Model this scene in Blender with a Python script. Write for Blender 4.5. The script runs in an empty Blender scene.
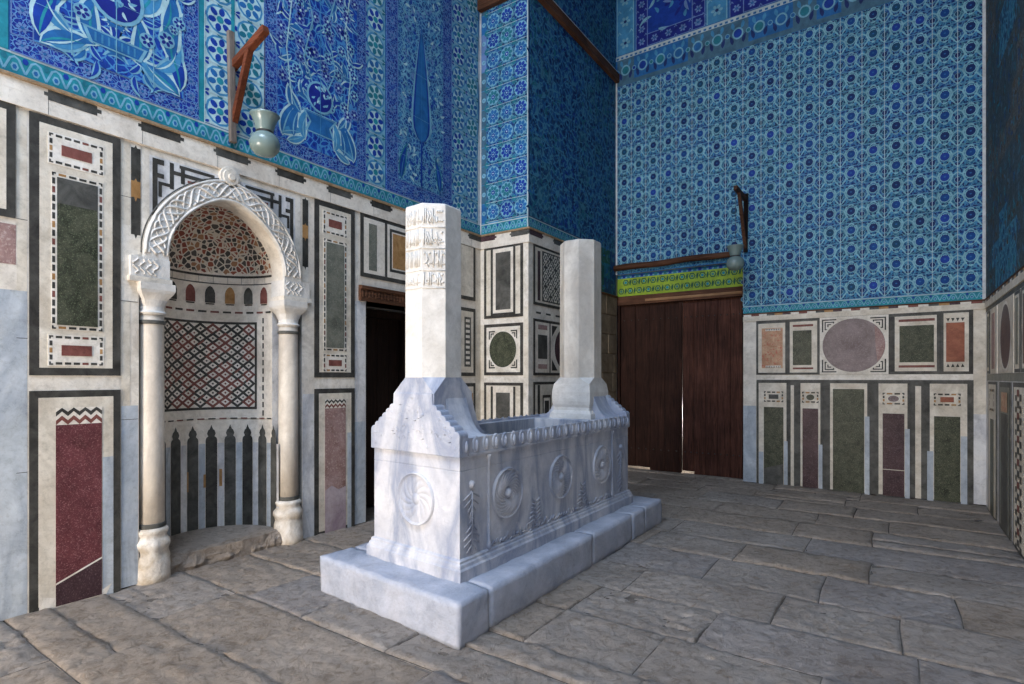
import bpy, math, random
from mathutils import Vector, noise
PI = math.pi
R = random.Random(7)
scene = bpy.context.scene
COL = scene.collection

# ------------------------------------------------------------------ materials
def nodes(name):
    m = bpy.data.materials.new(name); m.use_nodes = True
    nt = m.node_tree; b = nt.nodes['Principled BSDF']
    return m, nt, b
def ramp(nt, stops):
    r = nt.nodes.new('ShaderNodeValToRGB'); e = r.color_ramp.elements
    while len(e) < len(stops): e.new(0.5)
    for i, (p, c) in enumerate(stops):
        e[i].position = p; e[i].color = (c[0], c[1], c[2], 1)
    return r
def tex(nt, kind, scale, detail=4, rough=.6, vec=None, dist=0):
    n = nt.nodes.new(kind)
    n.inputs['Scale'].default_value = scale
    if kind == 'ShaderNodeTexNoise':
        n.inputs['Detail'].default_value = detail; n.inputs['Roughness'].default_value = rough
        n.inputs['Distortion'].default_value = dist
    if vec is not None: nt.links.new(vec, n.inputs['Vector'])
    return n
def geo(nt):
    return nt.nodes.new('ShaderNodeNewGeometry').outputs['Position']
def bump(nt, b, h, strength, dist=.01):
    bp = nt.nodes.new('ShaderNodeBump'); bp.inputs['Strength'].default_value = strength
    bp.inputs['Distance'].default_value = dist
    nt.links.new(h, bp.inputs['Height']); nt.links.new(bp.outputs[0], b.inputs['Normal'])
def sc(c, k): return tuple(min(1, x*k) for x in c)
def mixc(a, b, t): return tuple(x*(1-t)+y*t for x, y in zip(a, b))

MATS = {}
def stone(name, a, b, scale=6, rough=.5, bmp=.25, speck=None, sscale=90, veins=None, vs=2.5, grime=.8):
    """blotchy stone: two tones over noise, optional fine specks and veins"""
    m, nt, bs = nodes(name); p = geo(nt)
    n1 = tex(nt, 'ShaderNodeTexNoise', scale, 8, .65, p, .6)
    r1 = ramp(nt, [(.32, a), (.68, b)]); nt.links.new(n1.outputs['Fac'], r1.inputs[0]); out = r1.outputs[0]
    if speck:
        n2 = tex(nt, 'ShaderNodeTexNoise', sscale, 3, .8, p)
        r2 = ramp(nt, [(.54, (0, 0, 0)), (.66, (1, 1, 1))]); nt.links.new(n2.outputs['Fac'], r2.inputs[0])
        mx = nt.nodes.new('ShaderNodeMix'); mx.data_type = 'RGBA'
        nt.links.new(r2.outputs[0], mx.inputs[0]); nt.links.new(out, mx.inputs[6])
        mx.inputs[7].default_value = (*speck, 1); out = mx.outputs[2]
    if veins:
        mp = nt.nodes.new('ShaderNodeMapping'); mp.inputs['Rotation'].default_value = (.5, .55, .3); mp.inputs['Scale'].default_value = (1, 1, .32)
        nt.links.new(p, mp.inputs[0])
        n3 = tex(nt, 'ShaderNodeTexNoise', vs, 9, .6, mp.outputs[0], 1.2)
        r3 = ramp(nt, [(.38, (0, 0, 0)), (.5, (1, 1, 1)), (.62, (0, 0, 0))]); nt.links.new(n3.outputs['Fac'], r3.inputs[0])
        mul = nt.nodes.new('ShaderNodeMath'); mul.operation = 'MULTIPLY'; mul.inputs[1].default_value = .75
        nt.links.new(r3.outputs[0], mul.inputs[0])
        mx = nt.nodes.new('ShaderNodeMix'); mx.data_type = 'RGBA'
        nt.links.new(mul.outputs[0], mx.inputs[0]); nt.links.new(out, mx.inputs[6])
        mx.inputs[7].default_value = (*veins, 1); out = mx.outputs[2]
    n5 = tex(nt, 'ShaderNodeTexNoise', 1.9, 9, .72, p, .9)
    r5 = ramp(nt, [(.30, (.60, .58, .55)), (.52, (1, 1, 1)), (.75, (1.0, .96, .90))]); nt.links.new(n5.outputs['Fac'], r5.inputs[0])
    n6 = tex(nt, 'ShaderNodeTexNoise', 26, 8, .8, p, .2)
    r6 = ramp(nt, [(.30, (.66, .65, .63)), (.50, (1, 1, 1))]); nt.links.new(n6.outputs['Fac'], r6.inputs[0])
    for rr_, f_ in ((r5, grime), (r6, grime)):
        mm = nt.nodes.new('ShaderNodeMix'); mm.data_type = 'RGBA'; mm.blend_type = 'MULTIPLY'; mm.inputs[0].default_value = f_
        nt.links.new(out, mm.inputs[6]); nt.links.new(rr_.outputs[0], mm.inputs[7]); out = mm.outputs[2]
    nt.links.new(out, bs.inputs['Base Color'])
    bs.inputs['Roughness'].default_value = rough; bs.inputs['Specular IOR Level'].default_value = .22
    n4 = tex(nt, 'ShaderNodeTexNoise', 38, 6, .7, p)
    bump(nt, bs, n4.outputs['Fac'], bmp, .012)
    MATS[name] = m; return m
def glaze(name, c, var=.35, rough=.3):
    m, nt, bs = nodes(name); p = geo(nt)
    n1 = tex(nt, 'ShaderNodeTexNoise', 7, 7, .7, p, .3)
    r1 = ramp(nt, [(.3, sc(c, 1-var)), (.7, sc(c, 1+var*.6))]); nt.links.new(n1.outputs['Fac'], r1.inputs[0])
    nt.links.new(r1.outputs[0], bs.inputs['Base Color'])
    bs.inputs['Roughness'].default_value = rough+.25; bs.inputs['Specular IOR Level'].default_value = .18
    n4 = tex(nt, 'ShaderNodeTexNoise', 16, 4, .6, p); bump(nt, bs, n4.outputs['Fac'], .25, .01)
    MATS[name] = m; return m
def wood(name, a, b, axis, rough=.7, scale=3.5):
    m, nt, bs = nodes(name); p = geo(nt)
    mp = nt.nodes.new('ShaderNodeMapping'); s = [14, 14, 14]; s[axis] = .8
    mp.inputs['Scale'].default_value = s; nt.links.new(p, mp.inputs[0])
    n1 = tex(nt, 'ShaderNodeTexNoise', scale, 9, .65, mp.outputs[0], .8)
    r1 = ramp(nt, [(.3, a), (.72, b)]); nt.links.new(n1.outputs['Fac'], r1.inputs[0])
    n2 = tex(nt, 'ShaderNodeTexNoise', 1.6, 5, .6, p); r2 = ramp(nt, [(.4, (.45, .42, .4)), (.65, (1, 1, 1))])
    nt.links.new(n2.outputs['Fac'], r2.inputs[0])
    mx = nt.nodes.new('ShaderNodeMix'); mx.data_type = 'RGBA'; mx.blend_type = 'MULTIPLY'; mx.inputs[0].default_value = .8
    nt.links.new(r1.outputs[0], mx.inputs[6]); nt.links.new(r2.outputs[0], mx.inputs[7])
    nt.links.new(mx.outputs[2], bs.inputs['Base Color']); bs.inputs['Roughness'].default_value = rough; bs.inputs['Specular IOR Level'].default_value = .15
    bump(nt, bs, n1.outputs['Fac'], .5, .01); MATS[name] = m; return m

stone('cream', (.55, .48, .38), (.78, .72, .61), 5, .5, .2)
stone('white', (.62, .555, .47), (.85, .79, .69), 4, .45, .2)
stone('ivory', (.66, .60, .50), (.85, .80, .72), 9, .5, .2)
stone('blue_marble', (.42, .46, .49), (.62, .66, .69), 3, .42, .15, veins=(.33, .37, .42))
stone('streak_marble', (.62, .61, .60), (.82, .80, .77), 3, .4, .15, veins=(.42, .42, .44))
stone('black', (.026, .025, .022), (.082, .078, .069), 9, .45, .2)
stone('charcoal', (.042, .042, .038), (.125, .122, .108), 7, .5, .2)
stone('green_stone', (.018, .023, .014), (.085, .088, .058), 12, .4, .15, speck=(.17, .19, .12), sscale=110)
stone('grey_green', (.10, .11, .09), (.21, .21, .17), 8, .4, .15, speck=(.28, .28, .22), sscale=80)
stone('porphyry', (.085, .022, .026), (.155, .045, .05), 9, .35, .12, speck=(.34, .17, .17), sscale=130)
stone('faded_porphyry', (.24, .13, .11), (.40, .27, .25), 7, .5, .2, speck=(.5, .38, .34), sscale=50)
stone('mauve_marble', (.34, .27, .29), (.50, .42, .44), 5, .45, .15, veins=(.25, .18, .22))
stone('dark_purple', (.035, .016, .020), (.085, .045, .050), 6, .4, .15, speck=(.16, .11, .12), sscale=90)
stone('pink_grey', (.17, .125, .12), (.30, .24, .23), 3.5, .45, .15, speck=(.34, .28, .27), sscale=60)
stone('brick_red', (.14, .045, .036), (.26, .10, .08), 14, .55, .25)
stone('ochre', (.28, .14, .045), (.48, .28, .12), 9, .5, .3)
stone('pale_orange', (.40, .20, .11), (.62, .42, .27), 9, .5, .25, speck=(.5, .12, .08), sscale=30)
stone('red_orange', (.22, .065, .04), (.40, .15, .085), 8, .5, .2)
stone('plaster', (.17, .125, .08), (.30, .23, .15), 5, .9, .8)
stone('lime_plaster', (.52, .55, .56), (.70, .72, .72), 9, .8, .5)
stone('dark_plaster', (.25, .24, .22), (.36, .34, .31), 2, .9, .4)
stone('tan_edge', (.24, .16, .09), (.40, .28, .17), 20, .8, .7)
stone('tomb_marble', (.46, .47, .52), (.66, .66, .68), 3.2, .45, .3, veins=(.20, .24, .34), vs=1.9, grime=.35)
stone('plinth_stone', (.31, .34, .41), (.48, .50, .57), 4, .6, .6, grime=.5)
stone('carved_marble', (.58, .55, .50), (.76, .73, .68), 8, .5, .35, grime=.4)
stone('worn_marble', (.50, .42, .32), (.80, .76, .70), 7, .6, .7)
stone('shaft_marble', (.62, .55, .46), (.83, .77, .67), 5, .4, .2, veins=(.45, .40, .34), vs=1.2, grime=.4)
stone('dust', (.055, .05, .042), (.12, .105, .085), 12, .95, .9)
glaze('g_net', (.20, .42, .50), .35); glaze('g_white', (.40, .58, .60), .3); glaze('g_pale', (.17, .38, .50), .35); glaze('g_sky', (.055, .23, .42), .35)
glaze('g_mid', (.020, .125, .33), .35); glaze('g_cobalt', (.010, .045, .29), .35); glaze('g_royal', (.012, .022, .20), .35)
glaze('g_navy', (.014, .03, .13), .4); glaze('g_turq', (.02, .23, .29), .35); glaze('g_teal', (.02, .17, .23), .4)
glaze('g_green', (.06, .20, .17), .4); glaze('g_slate', (.06, .14, .21), .4); glaze('g_lime', (.30, .42, .035), .35)
glaze('g_forest', (.02, .10, .06), .4); glaze('g_lav', (.13, .22, .44), .35); glaze('g_grout', (.40, .50, .53), .3, .8)
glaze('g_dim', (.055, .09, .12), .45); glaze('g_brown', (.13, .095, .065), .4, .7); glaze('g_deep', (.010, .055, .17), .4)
def painted(name, ground, ink, dark, scale, wi=.07, rd=.2, rough=.32):
    """glazed tile covered in fine brushwork: pale tendrils and dark buds on a ground colour"""
    m, nt, bs = nodes(name); p = geo(nt)
    nz = tex(nt, 'ShaderNodeTexNoise', scale*.5, 3, .5, p)
    vm = nt.nodes.new('ShaderNodeVectorMath'); vm.operation = 'MULTIPLY_ADD'; vm.inputs[1].default_value = (1.6/scale,)*3
    nt.links.new(nz.outputs['Color'], vm.inputs[0]); nt.links.new(p, vm.inputs[2]); q = vm.outputs[0]
    e = tex(nt, 'ShaderNodeTexVoronoi', scale, vec=q); e.feature = 'DISTANCE_TO_EDGE'
    v = tex(nt, 'ShaderNodeTexVoronoi', scale, vec=q); v.feature = 'F1'
    n1 = tex(nt, 'ShaderNodeTexNoise', 5, 7, .7, p, .3)
    r1 = ramp(nt, [(.3, sc(ground, .6)), (.7, sc(ground, 1.25))]); nt.links.new(n1.outputs['Fac'], r1.inputs[0]); out = r1.outputs[0]
    for src, w, c in ((v.outputs['Distance'], rd, dark), (e.outputs['Distance'], wi, ink)):
        rr_ = ramp(nt, [(w, (1, 1, 1)), (w*1.35, (0, 0, 0))]); nt.links.new(src, rr_.inputs[0])
        mm = nt.nodes.new('ShaderNodeMix'); mm.data_type = 'RGBA'; nt.links.new(rr_.outputs[0], mm.inputs[0]); nt.links.new(out, mm.inputs[6]); mm.inputs[7].default_value = (*c, 1); out = mm.outputs[2]
    nt.links.new(out, bs.inputs['Base Color']); bs.inputs['Roughness'].default_value = rough+.25; bs.inputs['Specular IOR Level'].default_value = .18
    n4 = tex(nt, 'ShaderNodeTexNoise', 16, 4, .6, p); bump(nt, bs, n4.outputs['Fac'], .25, .01); MATS[name] = m
painted('p_field', (.010, .05, .30), (.06, .22, .46), (.008, .02, .17), 15, .06, .22)
painted('p_border', (.010, .025, .23), (.10, .24, .46), (.02, .09, .34), 30, .06, .2)
painted('p_cypress', (.02, .10, .30), (.13, .32, .46), (.010, .035, .18), 22, .07, .22)
painted('p_side', (.014, .09, .27), (.06, .23, .36), (.005, .02, .10), 11, .08, .26)
painted('p_side2', (.02, .12, .23), (.06, .21, .30), (.005, .028, .09), 10, .08, .26)
painted('p_b1', (.016, .12, .27), (.10, .28, .38), (.006, .022, .10), 24, .05, .24)
painted('p_b2', (.025, .13, .23), (.11, .27, .33), (.008, .025, .08), 22, .05, .24)
painted('p_b3', (.012, .085, .27), (.09, .24, .38), (.006, .018, .11), 26, .05, .24)
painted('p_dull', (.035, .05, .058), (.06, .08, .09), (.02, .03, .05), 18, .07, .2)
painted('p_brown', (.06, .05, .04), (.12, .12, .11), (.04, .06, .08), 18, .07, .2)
wood('wood_door', (.012, .005, .003), (.075, .030, .019), 2); wood('wood_door_warm', (.030, .011, .007), (.17, .066, .042), 2)
wood('wood_x', (.05, .022, .012), (.22, .10, .055), 0); wood('wood_y', (.05, .024, .014), (.22, .10, .055), 1)
wood('wood_red', (.10, .028, .012), (.24, .07, .03), 0); wood('wood_grey', (.16, .13, .11), (.34, .29, .25), 2)
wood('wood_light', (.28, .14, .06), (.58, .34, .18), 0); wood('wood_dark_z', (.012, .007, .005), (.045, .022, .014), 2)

def floor_mat(name, a, b):
    m, nt, bs = nodes(name); p = geo(nt)
    n1 = tex(nt, 'ShaderNodeTexNoise', 1.7, 8, .65, p, .5); r1 = ramp(nt, [(.3, a), (.7, b)])
    nt.links.new(n1.outputs['Fac'], r1.inputs[0])
    n2 = tex(nt, 'ShaderNodeTexNoise', 16, 8, .75, p, .8); r2 = ramp(nt, [(.36, (.58, .54, .49)), (.54, (1, 1, 1))])
    nt.links.new(n2.outputs['Fac'], r2.inputs[0])
    mx = nt.nodes.new('ShaderNodeMix'); mx.data_type = 'RGBA'; mx.blend_type = 'MULTIPLY'; mx.inputs[0].default_value = .85
    nt.links.new(r1.outputs[0], mx.inputs[6]); nt.links.new(r2.outputs[0], mx.inputs[7])
    nt.links.new(mx.outputs[2], bs.inputs['Base Color']); bs.inputs['Roughness'].default_value = .75; bs.inputs['Specular IOR Level'].default_value = .25
    n3 = tex(nt, 'ShaderNodeTexNoise', 13, 10, .78, p, .8); bump(nt, bs, n3.outputs['Fac'], 1, .10)
    MATS[name] = m
floor_mat('flag_tan', (.44, .36, .29), (.68, .58, .49)); floor_mat('flag_grey', (.44, .38, .33), (.68, .61, .55)); floor_mat('flag_pale', (.41, .36, .33), (.62, .57, .54))
stone('joint', (.12, .10, .085), (.22, .19, .16), 12, .95, .8)

m, nt, bs = nodes('lamp_glass'); bs.inputs['Base Color'].default_value = (.20, .27, .25, 1); bs.inputs['Roughness'].default_value = .25
bs.inputs['Transmission Weight'].default_value = .15; MATS['lamp_glass'] = m
m, nt, bs = nodes('iron'); bs.inputs['Base Color'].default_value = (.05, .045, .04, 1); bs.inputs['Roughness'].default_value = .6
bs.inputs['Metallic'].default_value = .6; MATS['iron'] = m
# mosaic of cut stones set in pale joints (the semi-dome)
def mosaic(name, scale, cols):
    m, nt, bs = nodes(name); p = geo(nt)
    v = tex(nt, 'ShaderNodeTexVoronoi', scale, vec=p); v.feature = 'F1'
    e = tex(nt, 'ShaderNodeTexVoronoi', scale, vec=p); e.feature = 'DISTANCE_TO_EDGE'
    sep = nt.nodes.new('ShaderNodeSeparateColor'); nt.links.new(v.outputs['Color'], sep.inputs[0])
    st = [(i/len(cols), c) for i, c in enumerate(cols)]
    r = ramp(nt, st); r.color_ramp.interpolation = 'CONSTANT'; nt.links.new(sep.outputs[0], r.inputs[0])
    r2 = ramp(nt, [(.09, (1, 1, 1)), (.11, (0, 0, 0))]); nt.links.new(e.outputs['Distance'], r2.inputs[0])
    mx = nt.nodes.new('ShaderNodeMix'); mx.data_type = 'RGBA'; nt.links.new(r2.outputs[0], mx.inputs[0])
    nt.links.new(r.outputs[0], mx.inputs[6]); mx.inputs[7].default_value = (.66, .60, .50, 1)
    nt.links.new(mx.outputs[2], bs.inputs['Base Color']); bs.inputs['Roughness'].default_value = .6; bs.inputs['Specular IOR Level'].default_value = .2
    MATS[name] = m
mosaic('conch_mosaic', 22, [(.30, .09, .055), (.07, .065, .06), (.36, .19, .10), (.24, .07, .05), (.10, .09, .08)])

# ------------------------------------------------------------------ objects
def finish(name, verts, faces, fm, mats, parent=None, loc=(0, 0, 0), smooth=False, bevel=None):
    me = bpy.data.meshes.new(name); me.from_pydata(verts, [], faces)
    for k in mats: me.materials.append(MATS[k])
    if len(mats) > 1: me.polygons.foreach_set('material_index', fm)
    if smooth: me.polygons.foreach_set('use_smooth', [True]*len(faces))
    me.update()
    o = bpy.data.objects.new(name, me); COL.objects.link(o); o.location = loc
    if parent: o.parent = parent
    if bevel:
        b = o.modifiers.new('bevel', 'BEVEL'); b.width = bevel; b.segments = 2; b.limit_method = 'ANGLE'
    return o
def thing(name, label, cat, loc=(0, 0, 0), group=None):
    o = bpy.data.objects.new(name, None); COL.objects.link(o); o.location = loc
    o.empty_display_size = .1
    o['label'] = label; o['category'] = cat
    if group: o['group'] = group
    return o
def tag(o, label, cat, group=None):
    o['label'] = label; o['category'] = cat
    if group: o['group'] = group
    return o
def struct(o): o['kind'] = 'structure'; return o

WARP = False; CX = -2.635
class MB:
    """collects solids, then links them as ONE mesh"""
    def __init__(s, origin=(0, 0, 0)): s.v = []; s.f = []; s.m = []; s.mats = []; s.o = origin
    def mi(s, k):
        if k not in s.mats: s.mats.append(k)
        return s.mats.index(k)
    def add(s, vs, fs, k):
        n = len(s.v)
        if WARP: vs = [(x, y-(x-CX)*.075*min(1, max(0, (4.6-y)/1.6)), z) for x, y, z in vs]
        s.v += [(x-s.o[0], y-s.o[1], z-s.o[2]) for x, y, z in vs]
        i = s.mi(k)
        for f in fs: s.f.append(tuple(n+j for j in f)); s.m.append(i)
    def box(s, x0, x1, y0, y1, z0, z1, k):
        vs = [(x, y, z) for z in (z0, z1) for y in (y0, y1) for x in (x0, x1)]
        s.add(vs, [(0, 2, 3, 1), (4, 5, 7, 6), (0, 1, 5, 4), (2, 6, 7, 3), (0, 4, 6, 2), (1, 3, 7, 5)], k)
    def prism(s, pts, mapf, h0, h1, k):
        """outline in (a,b) extruded from h0 to h1 with mapf(a,b,h)"""
        n = len(pts); vs = [mapf(a, b, h0) for a, b in pts]+[mapf(a, b, h1) for a, b in pts]
        fs = [tuple(range(n-1, -1, -1)), tuple(range(n, 2*n))]+[(i, (i+1) % n, n+(i+1) % n, n+i) for i in range(n)]
        s.add(vs, fs, k)
    def rings(s, rings, k, cap=True):
        n = len(rings[0]); vs = [p for r in rings for p in r]; fs = []
        for i in range(len(rings)-1):
            for j in range(n):
                a = i*n+j; b = i*n+(j+1) % n; fs.append((a, b, b+n, a+n))
        if cap: fs.append(tuple(range(n-1, -1, -1))); fs.append(tuple((len(rings)-1)*n+j for j in range(n)))
        s.add(vs, fs, k)
    def lathe(s, cx, cy, prof, k, seg=32, sq=None):
        rs = []
        for r, z in prof:
            rs.append([(cx+r*math.cos(2*PI*i/seg), cy+r*math.sin(2*PI*i/seg), z) for i in range(seg)])
        s.rings(rs, k)
    def beam(s, p, q, w, h, k, up=(0, 0, 1)):
        p = Vector(p); q = Vector(q); d = (q-p).normalized(); u = Vector(up); r = d.cross(u).normalized(); u = r.cross(d)
        rs = [[tuple(c+r*a+u*b) for a, b in ((-w/2, -h/2), (w/2, -h/2), (w/2, h/2), (-w/2, h/2))] for c in (p, q)]
        s.rings(rs, k)
    def tube(s, pts, rad, k, seg=10):
        rs = []
        for i, p in enumerate(pts):
            p = Vector(p); a = Vector(pts[max(0, i-1)]); b = Vector(pts[min(len(pts)-1, i+1)]); d = (b-a).normalized()
            u = Vector((0, 0, 1)) if abs(d.z) < .9 else Vector((1, 0, 0)); r = d.cross(u).normalized(); u = r.cross(d)
            rr = rad[i] if isinstance(rad, (list, tuple)) else rad
            rs.append([tuple(p+(r*math.cos(2*PI*j/seg)+u*math.sin(2*PI*j/seg))*rr) for j in range(seg)])
        s.rings(rs, k)
    def build(s, name, parent=None, loc=None, smooth=False, bevel=None):
        return finish(name, s.v, s.f, s.m, s.mats, parent, loc if loc is not None else (s.o if not parent else (0, 0, 0)), smooth, bevel)

# planes: (a,b,h) -> world, h is the height off the wall towards the room
XA, YB, YP, XS, XC = -4.55, 8.6, 5.925, -3.79, .905
mapA = lambda a, b, h: (XA+h, a, b)
mapB = lambda a, b, h: (a, YB-h, b)
mapP = lambda a, b, h: (a, YP-h, b)
mapS = lambda a, b, h: (XS+h, a, b)
mapC = lambda a, b, h: (XC-h, a, b)

L = .0007
class Inlay(MB):
    """flat stone or tile work in wall coordinates, each layer a little prouder"""
    def __init__(s, mp, h=0, origin=(0, 0, 0), flip=False): MB.__init__(s, origin); s.mp = mp; s.h = h; s.flip = flip
    def poly(s, pts, k, lay=0):
        s.n = getattr(s, 'n', 0)+1; h = s.h+lay*L+(s.n % 60)*1e-5; vs = [s.mp(a, b, h) for a, b in pts]
        f = tuple(range(len(pts)))
        s.add(vs, [f[::-1] if s.flip else f], k)
    def rect(s, a0, b0, a1, b1, k, lay=0): s.poly([(a0, b0), (a1, b0), (a1, b1), (a0, b1)], k, lay)
    def slab(s, a0, b0, a1, b1, k):
        """sides from the wall up to the face"""
        P = [(a0, b0), (a1, b0), (a1, b1), (a0, b1)]
        for i in range(4):
            p, q = P[i], P[(i+1) % 4]; vs = [s.mp(*p, 0), s.mp(*q, 0), s.mp(*q, s.h), s.mp(*p, s.h)]
            s.add(vs, [(3, 2, 1, 0) if s.flip else (0, 1, 2, 3)], k)
        s.rect(a0, b0, a1, b1, k)
    def ring(s, a0, b0, a1, b1, w, k, lay=0):
        s.poly([(a0, b0), (a1, b0), (a1-w, b0+w), (a0+w, b0+w)], k, lay); s.poly([(a1, b0), (a1, b1), (a1-w, b1-w), (a1-w, b0+w)], k, lay)
        s.poly([(a1, b1), (a0, b1), (a0+w, b1-w), (a1-w, b1-w)], k, lay); s.poly([(a0, b1), (a0, b0), (a0+w, b0+w), (a0+w, b1-w)], k, lay)
    def ell(s, ca, cb, ra, rb, k, lay=0, n=14, rot=0):
        c, si = math.cos(rot), math.sin(rot); P = []
        for i in range(n):
            t = 2*PI*i/n; x, y = ra*math.cos(t), rb*math.sin(t); P.append((ca+x*c-y*si, cb+x*si+y*c))
        s.poly(P, k, lay)
    def stroke(s, pts, w, k, lay=0, closed=False):
        n = len(pts); Lf = []; Rt = []
        for i, p in enumerate(pts):
            a = pts[(i-1) % n] if closed else pts[max(0, i-1)]; b = pts[(i+1) % n] if closed else pts[min(n-1, i+1)]
            dx, dy = b[0]-a[0], b[1]-a[1]; l = math.hypot(dx, dy) or 1; nx, ny = -dy/l, dx/l
            if 0 < i < n-1 or closed:
                d1 = (p[0]-a[0], p[1]-a[1]); l1 = math.hypot(*d1) or 1
                cs = abs((d1[0]*dx+d1[1]*dy)/(l1*l)); kk = 1/max(.6, cs)
            else: kk = 1
            Lf.append((p[0]+nx*w/2*kk, p[1]+ny*w/2*kk)); Rt.append((p[0]-nx*w/2*kk, p[1]-ny*w/2*kk))
        for i in range(n if closed else n-1):
            j = (i+1) % n; s.poly([Rt[i], Rt[j], Lf[j], Lf[i]], k, lay)
    def leaf(s, x, y, ang, ln, w, bend, k, lay=0, n=6, taper=1):
        """curved pointed leaf from its foot"""
        up = []; dn = []
        for i in range(n+1):
            t = i/n; a = ang+bend*t; px = x+ln*t*math.cos(ang+bend*t*.5); py = y+ln*t*math.sin(ang+bend*t*.5)
            hw = w*.5*math.sin(PI*min(1, t**.8))**taper; nx, ny = -math.sin(a), math.cos(a)
            up.append((px+nx*hw, py+ny*hw)); dn.append((px-nx*hw, py-ny*hw))
        s.poly(dn+up[-2:0:-1], k, lay)
    def flower(s, x, y, r, n, k, kc, lay=0, halo=None, rot=0, fat=.36):
        if halo: s.ell(x, y, r*1.2, r*1.2, halo, lay, 12)
        for i in range(n):
            t = rot+2*PI*i/n; s.ell(x+r*.62*math.cos(t), y+r*.62*math.sin(t), r*fat, r*fat*.72, k, lay+1, 7, t)
        s.ell(x, y, r*.27, r*.27, kc, lay+2, 8)

# ------------------------------------------------------------------ marble dado panels
def segs(I, a0, b0, a1, b1, w, cols, step, lay):
    """dashed mosaic band round a rectangle"""
    def run(p, q, horiz):
        ln = abs(q-p); n = max(2, int(ln/step)); d = (q-p)/n
        for i in range(n):
            yield p+d*(i+.14), p+d*(i+.86), cols[(i*7+n) % len(cols)]
    for b in (b0, b1-w):
        for x, y, c in run(a0+w*1.4, a1-w*1.4, True): I.rect(x, b+w*.1, y, b+w*.9, c, lay)
    for a in (a0, a1-w):
        for x, y, c in run(b0+w*1.4, b1-w*1.4, False): I.rect(a+w*.1, x, a+w*.9, y, c, lay)
    t = w*1.1
    for (ca, cb, sa, sb) in ((a0, b0, 1, 1), (a1, b0, -1, 1), (a1, b1, -1, -1), (a0, b1, 1, -1)):
        P = [(ca, cb), (ca+sa*t, cb), (ca+sa*t, cb+sb*w*.5), (ca+sa*w*.5, cb+sb*w*.5), (ca+sa*w*.5, cb+sb*t), (ca, cb+sb*t)]
        if sa*sb < 0: P = P[::-1]
        I.poly(P, 'black', lay)
SEG = ['black', 'black', 'brick_red', 'black', 'ochre', 'black']
H = .012
def lens_h(i): return H+i*.0035
class Panel:
    def __init__(s, plane, a0, b0, a1, b1, label, group=None, frame='black', fw=.05, field='cream', parts=True):
        s.mp = plane; s.flip = plane is mapC; s.r = (a0, b0, a1, b1)
        s.o = plane((a0+a1)/2, b0, 0); s.t = thing('marble_panel', label, 'panel', s.o, group)
        s.p = {}
        I = s.part('frame', 0)
        I.slab(a0, b0, a1, b1, frame); I.rect(a0+fw, b0+fw, a1-fw, b1-fw, field, 1)
        s.f = I
    def part(s, name, lvl=1):
        I = Inlay(s.mp, lens_h(lvl), s.o, s.flip); s.p.setdefault(name, []).append(I); return I
    def done(s):
        for n, l in s.p.items():
            for I in l: I.build(n, s.t, (0, 0, 0))
        return s.t
def zigzag(I, a0, b0, a1, b1, cols, rows, n, lay):
    I.rect(a0, b0, a1, b1, 'ivory', lay); hh = (b1-b0)/rows; amp = hh*.95; w = (a1-a0)/n
    for r in range(rows):
        for i in range(n):
            x0 = a0+i*w; y = b0+r*hh; t = hh*.52; top = min(b1, y+amp+t)
            I.poly([(x0, y), (x0+w/2, min(b1-t*.4, y+amp*.6)), (x0+w/2, min(b1, y+amp*.6+t)), (x0, y+t)], cols[r % len(cols)], lay+1)
            I.poly([(x0+w/2, min(b1-t*.4, y+amp*.6)), (x0+w, y), (x0+w, y+t), (x0+w/2, min(b1, y+amp*.6+t))], cols[r % len(cols)], lay+1)

def small_cartouche(P, a0, b0, a1, b1, stonek, step=.045):
    """a little red slab with a dashed border"""
    B = P.part('mosaic_border', 1); B.slab(a0, b0, a1, b1, 'ivory'); segs(B, a0+.006, b0+.006, a1-.006, b1-.006, .020, SEG, step, 1)
    S = P.part('slab', 2); w = (a1-a0); h = (b1-b0)
    S.slab(a0+w*.23, b0+h*.33, a1-w*.23, b1-h*.33, stonek)

def tall_panel(a0, a1, b0, b1, sk, label, group, inner, caps, top=None):
    P = Panel(mapA, a0, b0, a1, b1, label, group)
    g0, g1, z0, z1 = inner
    B = P.part('mosaic_border', 1); B.slab(g0, z0, g1, z1, 'ivory'); segs(B, g0+.002, z0+.002, g1-.002, z1-.002, .02, SEG, .055, 1)
    S = P.part('slab', 2); S.slab(g0+.03, z0+.03, g1-.03, z1-.03, sk)
    if top: S.rect(g0+.03, z1-.03-top, g1-.03, z1-.03, 'charcoal', 1)
    for (c0, c1, d0, d1, k) in caps: small_cartouche(P, c0, d0, c1, d1, k)
    P.done()
tall_panel(1.207, 1.715, 1.517, 3.20, 'green_stone', 'tall panel with dark green speckled slab left of the prayer niche', 'tall inlaid wall panels beside the niche',
           (1.318, 1.605, 1.82, 2.85), [(1.30, 1.612, 2.90, 3.105, 'brick_red'), (1.30, 1.612, 1.58, 1.785, 'brick_red')], .17)
tall_panel(3.33, 3.807, 1.505, 3.205, 'grey_green', 'narrow upright panel with pale green slab between the niche and the doorway', 'tall inlaid wall panels beside the niche',
           (3.427, 3.70, 1.765, 2.85), [(3.42, 3.705, 2.90, 3.12, 'brick_red'), (3.42, 3.705, 1.56, 1.735, 'brick_red')])
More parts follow.
